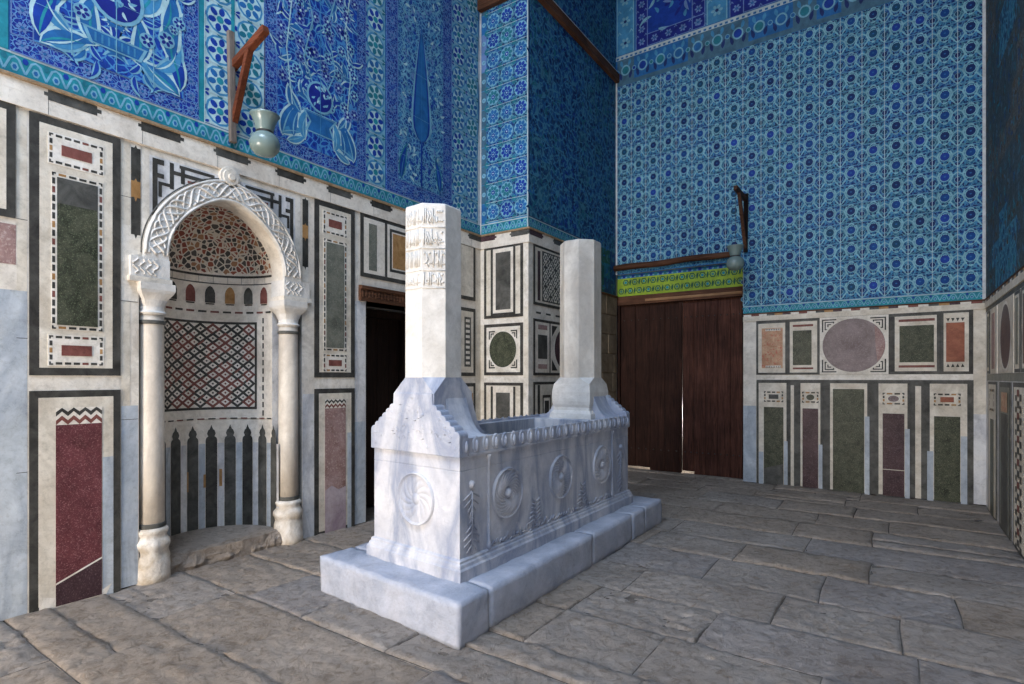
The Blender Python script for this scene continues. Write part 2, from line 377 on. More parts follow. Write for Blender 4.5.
# lower panels of the left wall
def low_panel(a0, a1, g0, g1, zt, label, sk, zz, patch):
    P = Panel(mapA, a0, -.02, a1, 1.417 if a0 < 2 else 1.396, label, 'lower inlaid panels beside the niche', fw=.045)
    Z = P.part('zigzag_inlay', 1); zigzag(Z, g0, zt[0], g1, zt[1], ['brick_red', 'black'], 2, zz, 1)
    S = P.part('slab', 1); S.slab(g0, 0, g1, zt[0], sk)
    for q in patch: S.poly(*q)
    P.f.rect(a1-.045-.065 if a0 < 2 else a1-.045-.05, -.02, a1-.045, .95, 'blue_marble', 2)
    return P
P = low_panel(1.207, 1.715, 1.342, 1.60, (1.19, 1.303), 'lower panel with long purple-red porphyry slab at the far left', 'porphyry', 4,
              [([(1.342, .14), (1.60, .25), (1.60, .262), (1.342, .152)], 'ivory', 2), ([(1.342, .0), (1.60, .0), (1.60, .25), (1.342, .14)], 'dark_purple', 1)])
P.f.poly([(1.255, -.02), (1.62, -.02), (1.66, .06), (1.60, .03), (1.45, .035), (1.36, .05), (1.255, .09)], 'ivory', 4)
P.done()
P = low_panel(3.33, 3.807, 3.443, 3.69, (1.205, 1.292), 'lower panel with a faded red and mauve slab beside the open doorway', 'faded_porphyry', 5,
              [([(3.443, 0), (3.69, 0), (3.69, .42), (3.60, .40), (3.52, .45), (3.443, .41)], 'mauve_marble', 1)])
P.done()
# panel cut by the left edge of the view, and others further back along the wall
P = Panel(mapA, .55, 2.50, 1.14, 3.21, 'dark framed white panel at the very left edge of the picture', fw=.045)
S = P.part('slab'); S.slab(.72, 2.64, .98, 3.06, 'green_stone'); P.done()
# small double panel over the doorway
P = Panel(mapA, 3.884, 2.553, 5.02, 3.214, 'wide panel over the doorway with grey slab and orange alabaster slab', fw=.04, field='black')
P.f.rect(3.924, 2.595, 4.214, 3.172, 'white', 2); P.f.rect(4.25, 2.595, 4.66, 3.172, 'white', 2); P.f.rect(4.70, 2.595, 4.98, 3.172, 'white', 2)
P.f.ring(4.285, 2.66, 4.625, 3.13, .03, 'black', 3)
S = P.part('slab'); S.slab(3.991, 2.632, 4.10, 3.121, 'grey_green')
S = P.part('slab'); S.slab(4.33, 2.705, 4.58, 3.085, 'ochre')
S = P.part('slab'); S.slab(4.77, 2.66, 4.91, 3.10, 'grey_green'); P.done()
for i, (z0, z1, lab, k) in enumerate([(2.511, 3.247, 'upper white framed panel in the inner corner, behind the headstone', 'white'),
        (1.526, 2.406, 'middle panel with dashed strip in the inner corner, behind the headstone', 'streak_marble'),
        (.08, 1.434, 'lower panel with ochre slab in the inner corner, behind the headstone', 'ochre')]):
    P = Panel(mapA, 5.15, z0, 5.80, z1, lab, 'panels in the inner corner', fw=.045)
    if i == 0: S = P.part('slab'); S.slab(5.30, z0+.16, 5.66, z1-.16, 'cream')
    if i == 1:
        S = P.part('slab'); S.slab(5.28, z0+.15, 5.50, z1-.15, 'green_stone')
        B = P.part('mosaic_border'); B.slab(5.57, z0+.12, 5.70, z1-.12, 'charcoal')
        for q in range(9): B.rect(5.595, z0+.15+q*.068, 5.675, z0+.185+q*.068, 'ivory', 1)
    if i == 2:
        S = P.part('slab'); S.slab(5.30, z0+.12, 5.74, z1-.13, 'ochre')
    P.done()
# front of the pier
P = Panel(mapP, -4.482, 2.282, -3.869, 3.22, 'upright panel with dark slab on the pier front, topmost of three', 'panels on the pier front', fw=.038)
P.f.rect(-4.372, 2.32, -3.98, 3.182, 'black', 2)
P.f.rect(-4.335, 2.345, -4.015, 3.182, 'white', 3)
S = P.part('slab'); S.slab(-4.29, 2.386, -4.055, 3.13, 'charcoal'); P.done()
P = Panel(mapP, -4.482, 1.535, -3.869, 2.204, 'square panel with round dark disc on the pier front', 'panels on the pier front', fw=.04, field='ivory')
for sa in (-1, 1):
    for sb in (-1, 1):
        B = P.part('corner_inlay')
        ca, cb = -4.1755+sa*.225, 1.87+sb*.245
        for (u, v, w, h) in ((0, 0, .10, .018), (0, 0, .018, .11), (.03, .03, .055, .016), (.03, .03, .016, .06), (.06, .06, .022, .02)):
            x0, x1 = sorted((ca-sa*u, ca-sa*(u+w))); y0, y1 = sorted((cb-sb*v, cb-sb*(v+h))); B.rect(x0, y0, x1, y1, 'black', 1)
S = P.part('disc', 2); S.ell(-4.1755, 1.87, .232, .252, 'ivory', 0, 48); S.ell(-4.1755, 1.87, .212, .232, 'green_stone', 1, 48); P.done()
P = Panel(mapP, -4.482, .08, -3.869, 1.44, 'panel of upright stripes round a grey slab, lowest on the pier front', 'panels on the pier front', fw=.038)
P.f.rect(-4.372, .12, -3.98, 1.39, 'black', 2); P.f.rect(-4.335, .12, -4.015, 1.39, 'white', 3)
S = P.part('slab'); S.slab(-4.285, .16, -4.065, 1.31, 'charcoal'); P.done()
# side of the pier
def star_field(I, a0, b0, a1, b1, lay):
    I.rect(a0, b0, a1, b1, 'charcoal', lay); st = .118; nx = int((a1-a0)/st); nz = int((b1-b0)/st); st1 = (a1-a0)/nx; st2 = (b1-b0)/nz
    for i in range(nx):
        for j in range(nz):
            ca, cb = a0+(i+.5)*st1, b0+(j+.5)*st2; r = st1*.48
            if (i+j) % 2 == 0:
                P8 = [(ca+r*(1 if q % 2 == 0 else .62)*math.cos(PI*q/6), cb+r*(1 if q % 2 == 0 else .62)*math.sin(PI*q/6)) for q in range(12)]
                I.stroke(P8, .012, 'ivory', lay+1, True); I.ell(ca, cb, r*.3, r*.3, 'ivory', lay+1, 6)
            else:
                I.ell(ca, cb, r*.55, r*.4, 'black', lay+1, 6, PI/4*((i//2+j) % 4))
                for q in range(4):
                    t = PI/4+q*PI/2; I.stroke([(ca+r*.4*math.cos(t), cb+r*.4*math.sin(t)), (ca+r*1.4*math.cos(t), cb+r*1.4*math.sin(t))], .012, 'ivory', lay+2)
            I.stroke([(ca-st1/2, cb), (ca, cb+st2/2), (ca+st1/2, cb), (ca, cb-st2/2)], .009, 'ivory', lay+2, True)
P = Panel(mapS, 6.03, 2.44, 7.25, 3.215, 'panel of black and white star lattice on the pier side, topmost', 'panels on the pier side', fw=.035)
P.f.rect(6.12, 2.50, 6.19, 3.14, 'dark_purple', 2); P.f.rect(7.09, 2.50, 7.16, 3.14, 'dark_purple', 2)
S = P.part('star_inlay'); S.slab(6.235, 2.50, 7.045, 3.155, 'black'); star_field(S, 6.25, 2.515, 7.03, 3.14, 1); P.done()
P = Panel(mapS, 6.03, 1.535, 7.25, 2.26, 'panel with grey slab beside a dark disc on the pier side', 'panels on the pier side', fw=.035, field='black')
P.f.rect(6.065, 1.57, 6.42, 2.225, 'white', 2); P.f.rect(6.45, 1.57, 7.215, 2.225, 'white', 2)
S = P.part('slab'); S.slab(6.13, 1.75, 6.36, 2.06, 'charcoal')
for z in (1.62, 2.13): S.rect(6.13, z, 6.36, z+.06, 'faded_porphyry', 1)
S = P.part('disc', 2); S.ell(6.83, 1.9, .31, .31, 'ivory', 0, 48); S.ell(6.83, 1.9, .28, .28, 'dark_purple', 1, 48)
for sa in (-1, 1):
    for sb in (-1, 1):
        B = P.part('corner_inlay')
        ca, cb = 6.83+sa*.35, 1.9+sb*.30
        x = sorted((ca, ca-sa*.12)); y = sorted((cb, cb-sb*.12)); B.poly([(ca, cb), (ca-sa*.15, cb), (ca, cb-sb*.15)][::1 if sa*sb > 0 else -1], 'black', 1)
P.done()
P = Panel(mapS, 6.03, .08, 7.25, 1.45, 'panel of nested black frames, lowest on the pier side', 'panels on the pier side', fw=.035)
P.f.rect(6.12, .12, 6.18, 1.41, 'black', 2); P.f.rect(6.52, .12, 6.58, 1.41, 'black', 2)
for q, (w, k) in enumerate(((.105, 'black'), (.08, 'white'), (.055, 'black'))):
    P.f.rect(6.35-w, 1.12-w*1.5, 6.35+w, 1.12+w*1.5, k, 2+q)
S = P.part('slab'); S.slab(6.70, .15, 7.10, 1.33, 'green_stone'); P.done()

# far wall, upper row
UP = 'upper row of panels on the far wall'
def teeth(I, a0, a1, z, n, hgt, k, lay):
    w = (a1-a0)/n
    for i in range(n):
        P_ = [(a0+w*(i+.12), z), (a0+w*(i+.88), z), (a0+w*(i+.5), z+hgt)]
        if hgt < 0: P_ = P_[::-1]
        I.poly(P_, k, lay)
P = Panel(mapB, -1.623, 1.547, -1.218, 2.30, 'panel with pale orange slab beside the wooden doors', UP, 'charcoal', .028)
S = P.part('slab'); S.slab(-1.549, 1.64, -1.278, 2.205, 'pale_orange')
B = P.part('tooth_inlay', 2); B.rect(-1.50, 2.165, -1.30, 2.195, 'ivory'); teeth(B, -1.50, -1.30, 2.192, 9, -.028, 'black', 1)
B.rect(-1.50, 1.645, -1.30, 1.675, 'ivory'); teeth(B, -1.50, -1.30, 1.648, 9, .026, 'black', 1); P.done()
P = Panel(mapB, -1.216, 1.547, -.825, 2.305, 'narrow panel with dark slab between red bars, far wall', UP, 'charcoal', .028)
P.f.rect(-1.15, 2.205, -.90, 2.235, 'brick_red', 2); P.f.rect(-1.15, 1.62, -.90, 1.645, 'brick_red', 2)
S = P.part('slab'); S.slab(-1.15, 1.678, -.92, 2.153, 'green_stone'); P.done()
P = Panel(mapB, -.822, 1.548, -.050, 2.312, 'square panel with the large round pinkish grey disc', UP, 'ivory', .01, 'ivory')
for sa in (-1, 1):
    for sb in (-1, 1):
        B = P.part('corner_inlay')
        ca, cb = -.436+sa*.36, 1.93+sb*.355
        for (u, v, w, h) in ((0, 0, .17, .016), (0, 0, .016, .17), (.032, .032, .10, .014), (.032, .032, .014, .10), (.064, .064, .045, .014), (.064, .064, .014, .04), (.032, .13, .05, .014), (.13, .032, .014, .05)):
            x0, x1 = sorted((ca-sa*u, ca-sa*(u+w))); y0, y1 = sorted((cb-sb*v, cb-sb*(v+h))); B.rect(x0, y0, x1, y1, 'black', 1)
S = P.part('disc', 2); S.ell(-.436, 1.93, .372, .372, 'ivory', 0, 64); S.ell(-.436, 1.93, .352, .352, 'pink_grey', 1, 64)
S.poly([(-.17+.0, 1.705), (-.12, 1.785), (-.092, 1.87), (-.086, 1.95), (-.10, 2.03), (-.14, 2.11), (-.20, 2.18), (-.19, 1.95)], 'faded_porphyry', 2); P.done()
P = Panel(mapB, -.047, 1.55, .475, 2.31, 'panel with the widest dark square slab, right of the disc', UP, 'charcoal', .035)
P.f.rect(-.047, 1.58, .015, 2.275, 'black', 2)
P.f.rect(.055, 2.205, .42, 2.237, 'brick_red', 2); P.f.rect(.055, 1.63, .42, 1.66, 'brick_red', 2)
S = P.part('slab'); S.slab(.064, 1.697, .412, 2.155, 'green_stone'); P.done()
P = Panel(mapB, .478, 1.552, .785, 2.315, 'panel with red-orange slab and toothed ends in the far corner', UP, 'charcoal', .028)
P.f.rect(.745, 1.552, .785, 2.315, 'black', 2)
S = P.part('slab'); S.slab(.53, 1.695, .705, 2.17, 'red_orange')
B = P.part('tooth_inlay', 1); teeth(B, .525, .71, 2.225, 4, -.042, 'black', 1); teeth(B, .525, .71, 1.632, 4, .042, 'black', 1); P.done()
# far wall, lower row
LO = 'lower row of panels on the far wall'
def med(P, ca, cb, ra, rb, shape, k):
    B = P.part('mosaic_border', 1); segs(B, ca-ra, cb-rb, ca+ra, cb+rb, .024, ['black', 'black', 'ochre'], .06, 1)
    S = P.part('medallion', 2)
    if shape == 'disc': S.ell(ca, cb, ra*.58, rb*.62, 'ivory', 0, 20); S.ell(ca, cb, ra*.5, rb*.52, k, 1, 20)
    else: S.slab(ca-ra*.5, cb-rb*.42, ca+ra*.5, cb+rb*.42, k)
def lowB(a0, a1, g0, g1, zt, k, label, cart, blue):
    P = Panel(mapB, a0, -.02, a1, 1.46, label, LO, 'charcoal', .03, 'cream')
    if a0 > -1.7: pass
    S = P.part('slab'); S.slab(g0, 0, g1, zt, k)
    if cart: med(P, (g0+g1)/2, 1.237, cart[0], .075, cart[1], cart[2])
    for (x0, x1, z) in blue: P.f.rect(x0, -.02, x1, z, 'blue_marble', 2)
    return P
P = lowB(-1.62, -1.20, -1.521, -1.268, 1.09, 'green_stone', 'lower panel with mottled green slab and small square inlay, nearest the doors', (.125, 'sq', 'charcoal'), [(-1.262, -1.215, .62), (-1.588, -1.527, .45)])
P.f.poly([(-1.521, 0), (-1.268, 0), (-1.268, .30), (-1.36, .27), (-1.521, .22)], 'charcoal', 8); P.done()
P = lowB(-1.085, -.785, -1.03, -.84, 1.085, 'dark_purple', 'lower panel with smooth purple slab under a small dark disc', (.10, 'disc', 'green_stone'), [(-.835, -.79, .6)]); P.done()
P = lowB(-.73, -.25, -.667, -.313, 1.355, 'green_stone', 'tallest lower panel with one long dark green slab', None, [(-.308, -.255, 1.0)]); P.done()
P = lowB(-.187, .176, -.113, .115, 1.048, 'dark_purple', 'lower panel with cracked dark purple slab under a purple disc', (.115, 'disc', 'pink_grey'), [(.12, .17, .86)])
P.f.rect(-.113, .33, .115, .338, 'cream', 8); P.done()
P = lowB(.341, .76, .413, .665, 1.032, 'green_stone', 'lower panel with mottled dark slab under a red square, far corner', (.13, 'sq', 'red_orange'), [(.67, .73, .8), (.345, .407, .6)]); P.done()

# right wall
RW = 'panels on the right wall'
P = Panel(mapC, 8.22, 1.55, 8.42, 2.26, 'narrow dark strip panel at the back of the right wall', RW, 'charcoal', .03); S = P.part('slab'); S.slab(8.28, 1.62, 8.36, 2.2, 'green_stone'); P.done()
P = Panel(mapC, 7.68, 1.55, 8.15, 2.26, 'panel with brown upright slab on the right wall', RW, 'cream', .03); S = P.part('slab'); S.slab(7.82, 1.6, 8.03, 2.2, 'faded_porphyry'); P.done()
P = Panel(mapC, 6.70, 1.55, 7.62, 2.26, 'panel with dark oval disc on the right wall', RW, 'cream', .02); S = P.part('disc'); S.ell(7.12, 1.9, .32, .34, 'ivory', 0, 40); S.ell(7.12, 1.9, .29, .31, 'dark_purple', 1, 40); P.done()
P = Panel(mapC, 6.38, 1.55, 6.66, 2.26, 'panel with grey green slab right of the oval disc', RW, 'charcoal', .03); S = P.part('slab'); S.slab(6.46, 1.62, 6.58, 2.2, 'grey_green'); P.done()
P = Panel(mapC, 5.75, 1.55, 6.32, 2.26, 'panel with dark red slab at the right edge of the picture', RW, 'charcoal', .03); S = P.part('slab'); S.slab(5.88, 1.62, 6.24, 2.2, 'dark_purple'); P.done()
P = Panel(mapC, 7.72, -.02, 8.32, 1.46, 'lower right wall panel with small mosaics, nearest the corner', RW, 'charcoal', .03, 'cream'); S = P.part('slab'); S.slab(7.9, 0, 8.14, 1.05, 'green_stone')
B = P.part('mosaic_border', 1); segs(B, 7.86, 1.14, 8.18, 1.38, .03, SEG, .07, 1); P.done()
P = Panel(mapC, 6.86, -.02, 7.52, 1.46, 'lower right wall panel with dark slab under a pale orange patch', RW, 'charcoal', .05, 'grey_green'); S = P.part('slab'); S.slab(6.98, 0, 7.38, 1.15, 'charcoal'); S.rect(7.0, 1.17, 7.36, 1.36, 'pale_orange', 2); P.done()
P = Panel(mapC, 5.75, -.02, 6.72, 1.46, 'lower right wall panel with stepped mosaic border at the right edge', RW, 'charcoal', .04, 'cream')
S = P.part('slab'); S.slab(6.0, 0, 6.15, 1.2, 'dark_purple'); B = P.part('mosaic_border')
for q in range(14):
    z = q*.10; B.rect(6.30, z, 6.38, z+.06, 'black', 1); B.rect(6.40, z+.04, 6.50, z+.10, 'brick_red' if q % 2 else 'black', 1); B.rect(6.52, z, 6.58, z+.05, 'black', 1)
P.done()

# ------------------------------------------------------------------ shell
def facing(mb, rects):
    for (a0, b0, a1, b1, k, lay) in rects: mb.rect(a0, b0, a1, b1, k, lay)
def joggled(I, a0, a1, z0, z1, step, ks, lay):
    n = int((a1-a0)/step); d = (a1-a0)/n; h = z1-z0
    I.rect(a0, z0, a1, z1, 'white', lay)
    for i in range(n):
        if i % 2: continue
        x = a0+i*d; y = x+d
        I.poly([(x-.02, z0+h*.35), (x+.0, z0+h*.35), (x, z0), (y, z0), (y, z0+h*.3), (y+.025, z0+h*.3), (y+.025, z0+h*.7), (y, z0+h*.7), (y, z1), (x, z1), (x, z1-h*.3), (x-.02, z1-h*.3)], ks[(i//2) % len(ks)], lay+1)
def marble_band(I, spans):
    for (a0, b0, a1, b1, k) in spans: I.rect(a0, b0, a1, b1, k, 2)

NY0, NY1, NC = 1.835, 3.195, 2.515
wl = MB()
wl.box(-5.6, XA, -3.6, NY0, 0, 8.2, 'dark_plaster'); wl.box(-5.6, XA, NY1, 3.96, 0, 8.2, 'dark_plaster')
wl.box(-5.6, XA, NY0, NY1, 3.2, 8.2, 'dark_plaster'); wl.box(-5.6, XA, 3.96, 4.93, 2.30, 8.2, 'dark_plaster')
wl.box(-5.6, XA, 4.93, YP+3, 0, 8.2, 'dark_plaster'); wl.box(-6.0, -5.6, -3.6, YB+.4, 0, 8.2, 'dark_plaster')
WL = struct(wl.build('wall_left'))
I = Inlay(mapA, .002)
for (y0, y1, z0, z1) in ((-3.6, NY0, 0, 3.31), (NY1, 3.96, 0, 3.31), (NY0, NY1, 3.2, 3.31), (3.96, 4.93, 2.30, 3.31), (4.93, YP, 0, 3.31)):
    I.rect(y0, z0, y1, z1, 'white', 0)
# slabs with their joints
for (y0, y1, z0, z1, k) in [(.2, 1.06, 0, 2.1, 'blue_marble'), (1.06, 1.2, 0, 2.05, 'blue_marble'), (1.145, 1.2, 2.05, 3.2, 'cream'), (1.72, 1.83, 0, 1.3, 'blue_marble'), (1.72, 1.78, 1.3, 3.2, 'cream'), (1.72, 1.83, 2.05, 2.6, 'ivory'),
        (3.2, 3.33, 0, 1.35, 'streak_marble'), (3.2, 3.33, 1.35, 2.3, 'white'), (3.81, 3.955, 0, 1.05, 'blue_marble'), (3.81, 3.955, 1.05, 2.29, 'streak_marble'), (1.207, 1.715, 1.417, 1.517, 'ivory'), (3.33, 3.807, 1.396, 1.505, 'ivory'),
        (1.06, 1.145, 2.21, 2.46, 'faded_porphyry'), (5.03, 5.15, 0, 3.2, 'cream'), (5.80, 5.925, 0, 3.2, 'cream'), (.6, 1.06, 2.21, 2.42, 'brick_red')]:
    I.rect(y0+.002, z0, y1-.002, z1, k, 2)
for z in (.9, 1.75, 2.5): I.rect(1.145, z, 1.2, z+.004, 'charcoal', 3); I.rect(1.72, z+.3, 1.83, z+.304, 'charcoal', 3)
# lobed dark strips beside the arch
for (y0, y1) in ((1.783, 1.845), (3.2, 3.262)):
    c = (y0+y1)/2
    I.rect(y0, 2.40, y1, 3.19, 'ivory', 3)
    for (z0, z1, k) in ((2.92, 3.17, 'black'), (2.54, 2.82, 'black'), (2.81, 2.93, 'ochre')):
        I.poly([(y0, z0), (c-.01, z0), (c, z0-.03), (c+.01, z0), (y1, z0), (y1, z1), (c+.01, z1), (c, z1+.02), (c-.01, z1), (y0, z1)], k, 4)
for y in (-3, -2, -1, -.2, .2): I.rect(y, 0, y+.004, 3.2, 'charcoal', 2)
I.build('marble_facing', WL)
I = Inlay(mapA, .02); I.slab(-3.6, 3.21, YP, 3.31, 'white'); 
for y in range(18): I.rect(-3.1+y*.55, 3.21, -3.097+y*.55, 3.31, 'charcoal', 1)
joggled(I, -3.6, YP, 3.305, 3.372, .27, ['black', 'charcoal'], 1)
I.build('marble_cornice', WL)
b = MB(); b.box(XA, XA+.035, -3.6, YP, 3.372, 3.398, 'tan_edge'); struct(b.build('trim_1', bevel=.006))

# niche: spandrels, arch, columns, shell
MI = thing('mihrab', 'carved marble prayer niche with striped mosaic recess and two columns', 'prayer niche', (XA, NC, 0))
MO = (XA, NC, 0)
def arch_pts(r, zc, n=28, point=.05):
    P_ = []
    for i in range(n+1):
        t = PI*i/n; y = NC-r*math.cos(t); z = zc+r*math.sin(t)+point*math.sin(t)**8; P_.append((y, z))
    return P_
ZS = 2.40
mb = MB(MO); inn = arch_pts(.485, 2.42)
NA = 28
def zout(y): return 3.2
for i in range(NA):
    (y0, z0), (y1, z1) = inn[i], inn[i+1]
    mb.prism([(y0, z0), (y0, 3.2), (y1, 3.2), (y1, z1)][::-1], mapA, -.17, 0, 'white')
for (y0, y1) in ((NY0, NC-.485), (NC+.485, NY1)): mb.prism([(y0, 2.22), (y1, 2.22), (y1, 3.2), (y0, 3.2)], mapA, -.17, 0, 'white')
mb.build('spandrel', MI)
I = Inlay(mapA, .003, MO)
for (a, b, c_, d) in ((NY0+.02, 2.39, NY0+.07, 3.195), (NY1-.07, 2.39, NY1-.02, 3.195), (NY0+.02, 3.155, NY1-.02, 3.195)): I.rect(a, b, c_, d, 'ivory', 0)
PO = arch_pts(.66, 2.42, 40)
for i in range(40):
    (y0, z0), (y1, z1) = PO[i], PO[i+1]
    if y0 > NY0+.07 and y1 < NY1-.07 and max(z0, z1) < 3.13: I.poly([(y0, z0), (y1, z1), (y1, 3.155), (y0, 3.155)], 'streak_marble', 0)
def fret(sg):
    Y = lambda a: NC+sg*a
    def bar(a0, z0, a1, z1, k='black', lay=2):
        y0, y1 = sorted((Y(a0), Y(a1))); I.rect(y0, z0, y1, z1, k, lay)
    bar(.13, 3.115, .40, 3.14); bar(.20, 3.055, .45, 3.085); bar(.44, 2.94, .47, 3.14); bar(.36, 3.0, .39, 3.14)
    bar(.51, 3.0, .59, 3.035); bar(.51, 3.10, .59, 3.14); bar(.555, 2.62, .59, 3.14); bar(.525, 2.86, .55, 2.96); bar(.44, 2.95, .55, 2.975)
    bar(.26, 3.02, .34, 3.04, 'brick_red'); bar(.555, 2.66, .59, 2.70, 'brick_red')
fret(-1); fret(1)
I.build('fret_inlay', MI)
# arch band with carved interlace
mb = MB(MO); out = arch_pts(.655, 2.42)
n = len(inn)
out2 = [(NC-.655, 2.38)]+out+[(NC+.655, 2.38)]; in2 = [(NC-.485, 2.38)]+inn+[(NC+.485, 2.38)]
for i in range(len(out2)-1):
    q = [in2[i], in2[i+1], out2[i+1], out2[i]]
    mb.prism([q[0], q[1], q[2], q[3]], mapA, 0, .03, 'carved_marble')
AR = mb.build('arch', MI)
# carved interlace strands, raised
mb = MB(MO); N = 150
def arcpos(t, r):
    th = PI*t; return (NC-r*math.cos(th), 2.42+r*math.sin(th)+.05*math.sin(th)**8)
for ph in (0, PI, PI/2, 3*PI/2):
    pts = []
    for i in range(N+1):
        t = i/N; r = .572+.052*math.sin(ph+t*PI*13); y, z = arcpos(t, r); pts.append((XA+.03+.006*math.cos(ph+t*PI*26), y, z))
    mb.tube(pts, .0095, 'carved_marble', 6)
for r in (.497, .645):
    mb.tube([(XA+.03, *arcpos(i/60, r)) for i in range(61)], .010, 'carved_marble', 8)
mb.build('carving', AR, smooth=True)
mb = MB(MO); mb.tube([(XA+.003, *arcpos(i/60, .667)) for i in range(61)], .005, 'charcoal', 6); mb.build('arch_outline', MI)
# imposts
mb = MB(MO)
for s_ in (-1, 1):
    mb = MB(MO); y0, y1 = sorted((NC+s_*.480, NC+s_*.745)); mb.box(XA-.17, XA+.032, y0, y1, 2.24, 2.385, 'carved_marble'); mb.box(XA-.19, XA+.045, y0-.012, y1+.012, 2.20, 2.24, 'white')
    for q in range(4):
        mb.tube([(XA+.034, y0+.03+q*.045+.02*math.sin(k*1.3+q), 2.26+k*.018) for k in range(7)], .008, 'carved_marble', 6)
    mb.build('impost', MI, bevel=.003)
# finial boss
mb = MB(MO); cz = 3.155
for q, (r, h) in enumerate(((.088, .03), (.066, .042), (.028, .055))): mb.prism([(NC-.01+r*math.cos(t*PI/16), cz+r*math.sin(t*PI/16)) for t in range(32)], mapA, 0, h, 'white')
mb.build('boss', MI, bevel=.005)
# columns
for s_ in (-1, 1):
    cy = NC+s_*.575; cxx = -4.60
    C_ = bpy.data.objects.new('column', None); COL.objects.link(C_); C_.parent = MI; C_.location = (cxx-XA, cy-NC, 0)
    o_ = (cxx, cy, 0)
    m1 = MB(o_); m1.lathe(cxx, cy, [(.088, .37), (.086, .9), (.083, 1.90), (.083, 1.97)], 'shaft_marble', 40); m1.build('shaft', C_, (0, 0, 0), True)
    m1 = MB(o_); m1.lathe(cxx, cy, [(.083, 1.90), (.092, 1.905), (.092, 1.925), (.083, 1.93)], 'charcoal', 32); m1.build('collar', C_, (0, 0, 0)); m1 = MB(o_); m1.lathe(cxx, cy, [(.088, .385), (.096, .39), (.096, .415), (.088, .42)], 'charcoal', 32); m1.build('collar', C_, (0, 0, 0))
    m1 = MB(o_)
    rs = []
    for (r, z, sqn) in ((.086, 1.97, 0), (.10, 1.985, 0), (.085, 2.00, .05), (.083, 2.03, .2), (.095, 2.08, .5), (.12, 2.13, .9), (.125, 2.15, 1), (.125, 2.20, 1)):
        ring = []
        for i in range(40):
            t = 2*PI*i/40; q = max(abs(math.cos(t)), abs(math.sin(t))); rr = r*((1-sqn)+sqn/q*.95); ring.append((cxx+rr*math.cos(t), cy+rr*math.sin(t), z))
        rs.append(ring)
    m1.rings(rs, 'carved_marble')
    m1.build('capital', C_, (0, 0, 0))
    m1 = MB(o_); rs = []
    for (r, z) in ((.128, -.03), (.126, .05), (.122, .12), (.118, .17), (.108, .20), (.112, .225), (.126, .25), (.128, .28), (.112, .305), (.102, .325), (.11, .345), (.114, .365), (.10, .385)):
        rs.append([(cxx+(r+.012*noise.noise(Vector((math.cos(2*PI*i/36)*2, math.sin(2*PI*i/36)*2+s_*5, z*8))))*math.cos(2*PI*i/36), cy+(r+.012*noise.noise(Vector((math.cos(2*PI*i/36)*2, math.sin(2*PI*i/36)*2+s_*5, z*8+3))))*math.sin(2*PI*i/36), z) for i in range(36)])
    m1.rings(rs, 'worn_marble'); m1.build('base', C_, (0, 0, 0), True)
# recess shell: half cylinder behind the columns
RN, XN = .49, XA-.17
def mapN(a, b, h):
    th = a/RN; r = RN-h; return (XN-r*math.cos(th), NC+r*math.sin(th), b)
SMAX = RN*PI/2
I = Inlay(mapN, 0, MO)
def crect(J, a0, b0, a1, b1, k, lay):
    n = max(1, int((a1-a0)/.06+.5))
    for i in range(n): J.rect(a0+(a1-a0)*i/n, b0, a0+(a1-a0)*(i+1)/n, b1, k, lay)
crect(I, -SMAX, -.02, SMAX, 2.50, 'white', 0)
L2 = 3  # layers spread a little more on the curve
def cr(a0, b0, a1, b1, k, lay): crect(I, a0, b0, a1, b1, k, lay*L2)
cr(-SMAX, 2.43, SMAX, 2.45, 'black', 1); cr(-SMAX, 2.365, SMAX, 2.375, 'charcoal', 1)
for q in range(13): cr(-SMAX+q*.12, 2.375, -SMAX+q*.12+.003, 2.43, 'charcoal', 2)
for q in range(9):
    c = (q-4)*.165; k = ['brick_red', 'charcoal', 'ochre', 'black', 'brick_red', 'black', 'ochre', 'charcoal', 'brick_red'][q]
    I.poly([(c-.042, 2.19), (c+.042, 2.19), (c+.042, 2.28), (c+.034, 2.31), (c+.018, 2.335), (c, 2.345), (c-.018, 2.335), (c-.034, 2.31), (c-.042, 2.28)], k, 6)
    cr(c-.036, 2.175, c+.036, 2.186, 'black', 1)
for q in range(15): cr(-SMAX+.02+q*.102, 2.10, -SMAX+.09+q*.102, 2.118, ['black', 'brick_red'][q % 2], 1)
a0, a1, b0, b1 = -.62, .58, 1.21, 2.02
cr(a0, b0, a1, b1, 'black', 1); cr(a0+.022, b0+.022, a1-.022, b1-.022, 'ivory', 2)
# interlaced lattice
nx, nz = 11, 9; A0, A1, B0, B1 = a0+.028, a1-.028, b0+.028, b1-.028; dx = (A1-A0)/nx; dz = (B1-B0)/nz
for j in range(nz):
    k = 'black' if j in (8, 7, 5, 4, 1) else 'brick_red'
    for i in range(nx):
        ca, cb = A0+(i+.5)*dx, B0+(j+.5)*dz; kk = k if (i+j) % 3 else ('brick_red' if k == 'black' else 'black')
        w = .017
        I.stroke([(ca-dx*.5, cb), (ca, cb+dz*.5), (ca+dx*.5, cb), (ca, cb-dz*.5)], w*1.25, kk, 9, True)
        I.ell(ca, cb, .011, .011, 'black' if kk == 'black' else 'brick_red', 9, 4)
        I.ell(ca+dx*.5, cb+dz*.5 if j < nz-1 else cb, .010, .010, kk, 12, 4) if i < nx-1 else None
        if (i+j) % 2 == 0: I.stroke([(ca-dx*.22, cb+dz*.22), (ca+dx*.30, cb+dz*.74)] if j < nz-1 else [(ca, cb), (ca+.01, cb)], w, k, 12)
# side strips
for a in (.64, -.68):
    for q in range(12): cr(a, 1.15+q*.078, a+.018, 1.15+q*.078+.05, 'black', 1)
cr(-SMAX, 1.125, SMAX, 1.14, 'ivory', 2)
for q in range(17): cr(-SMAX+q*.092, 1.12, -SMAX+q*.092+.06, 1.132, ['black', 'brick_red'][q % 2], 3)
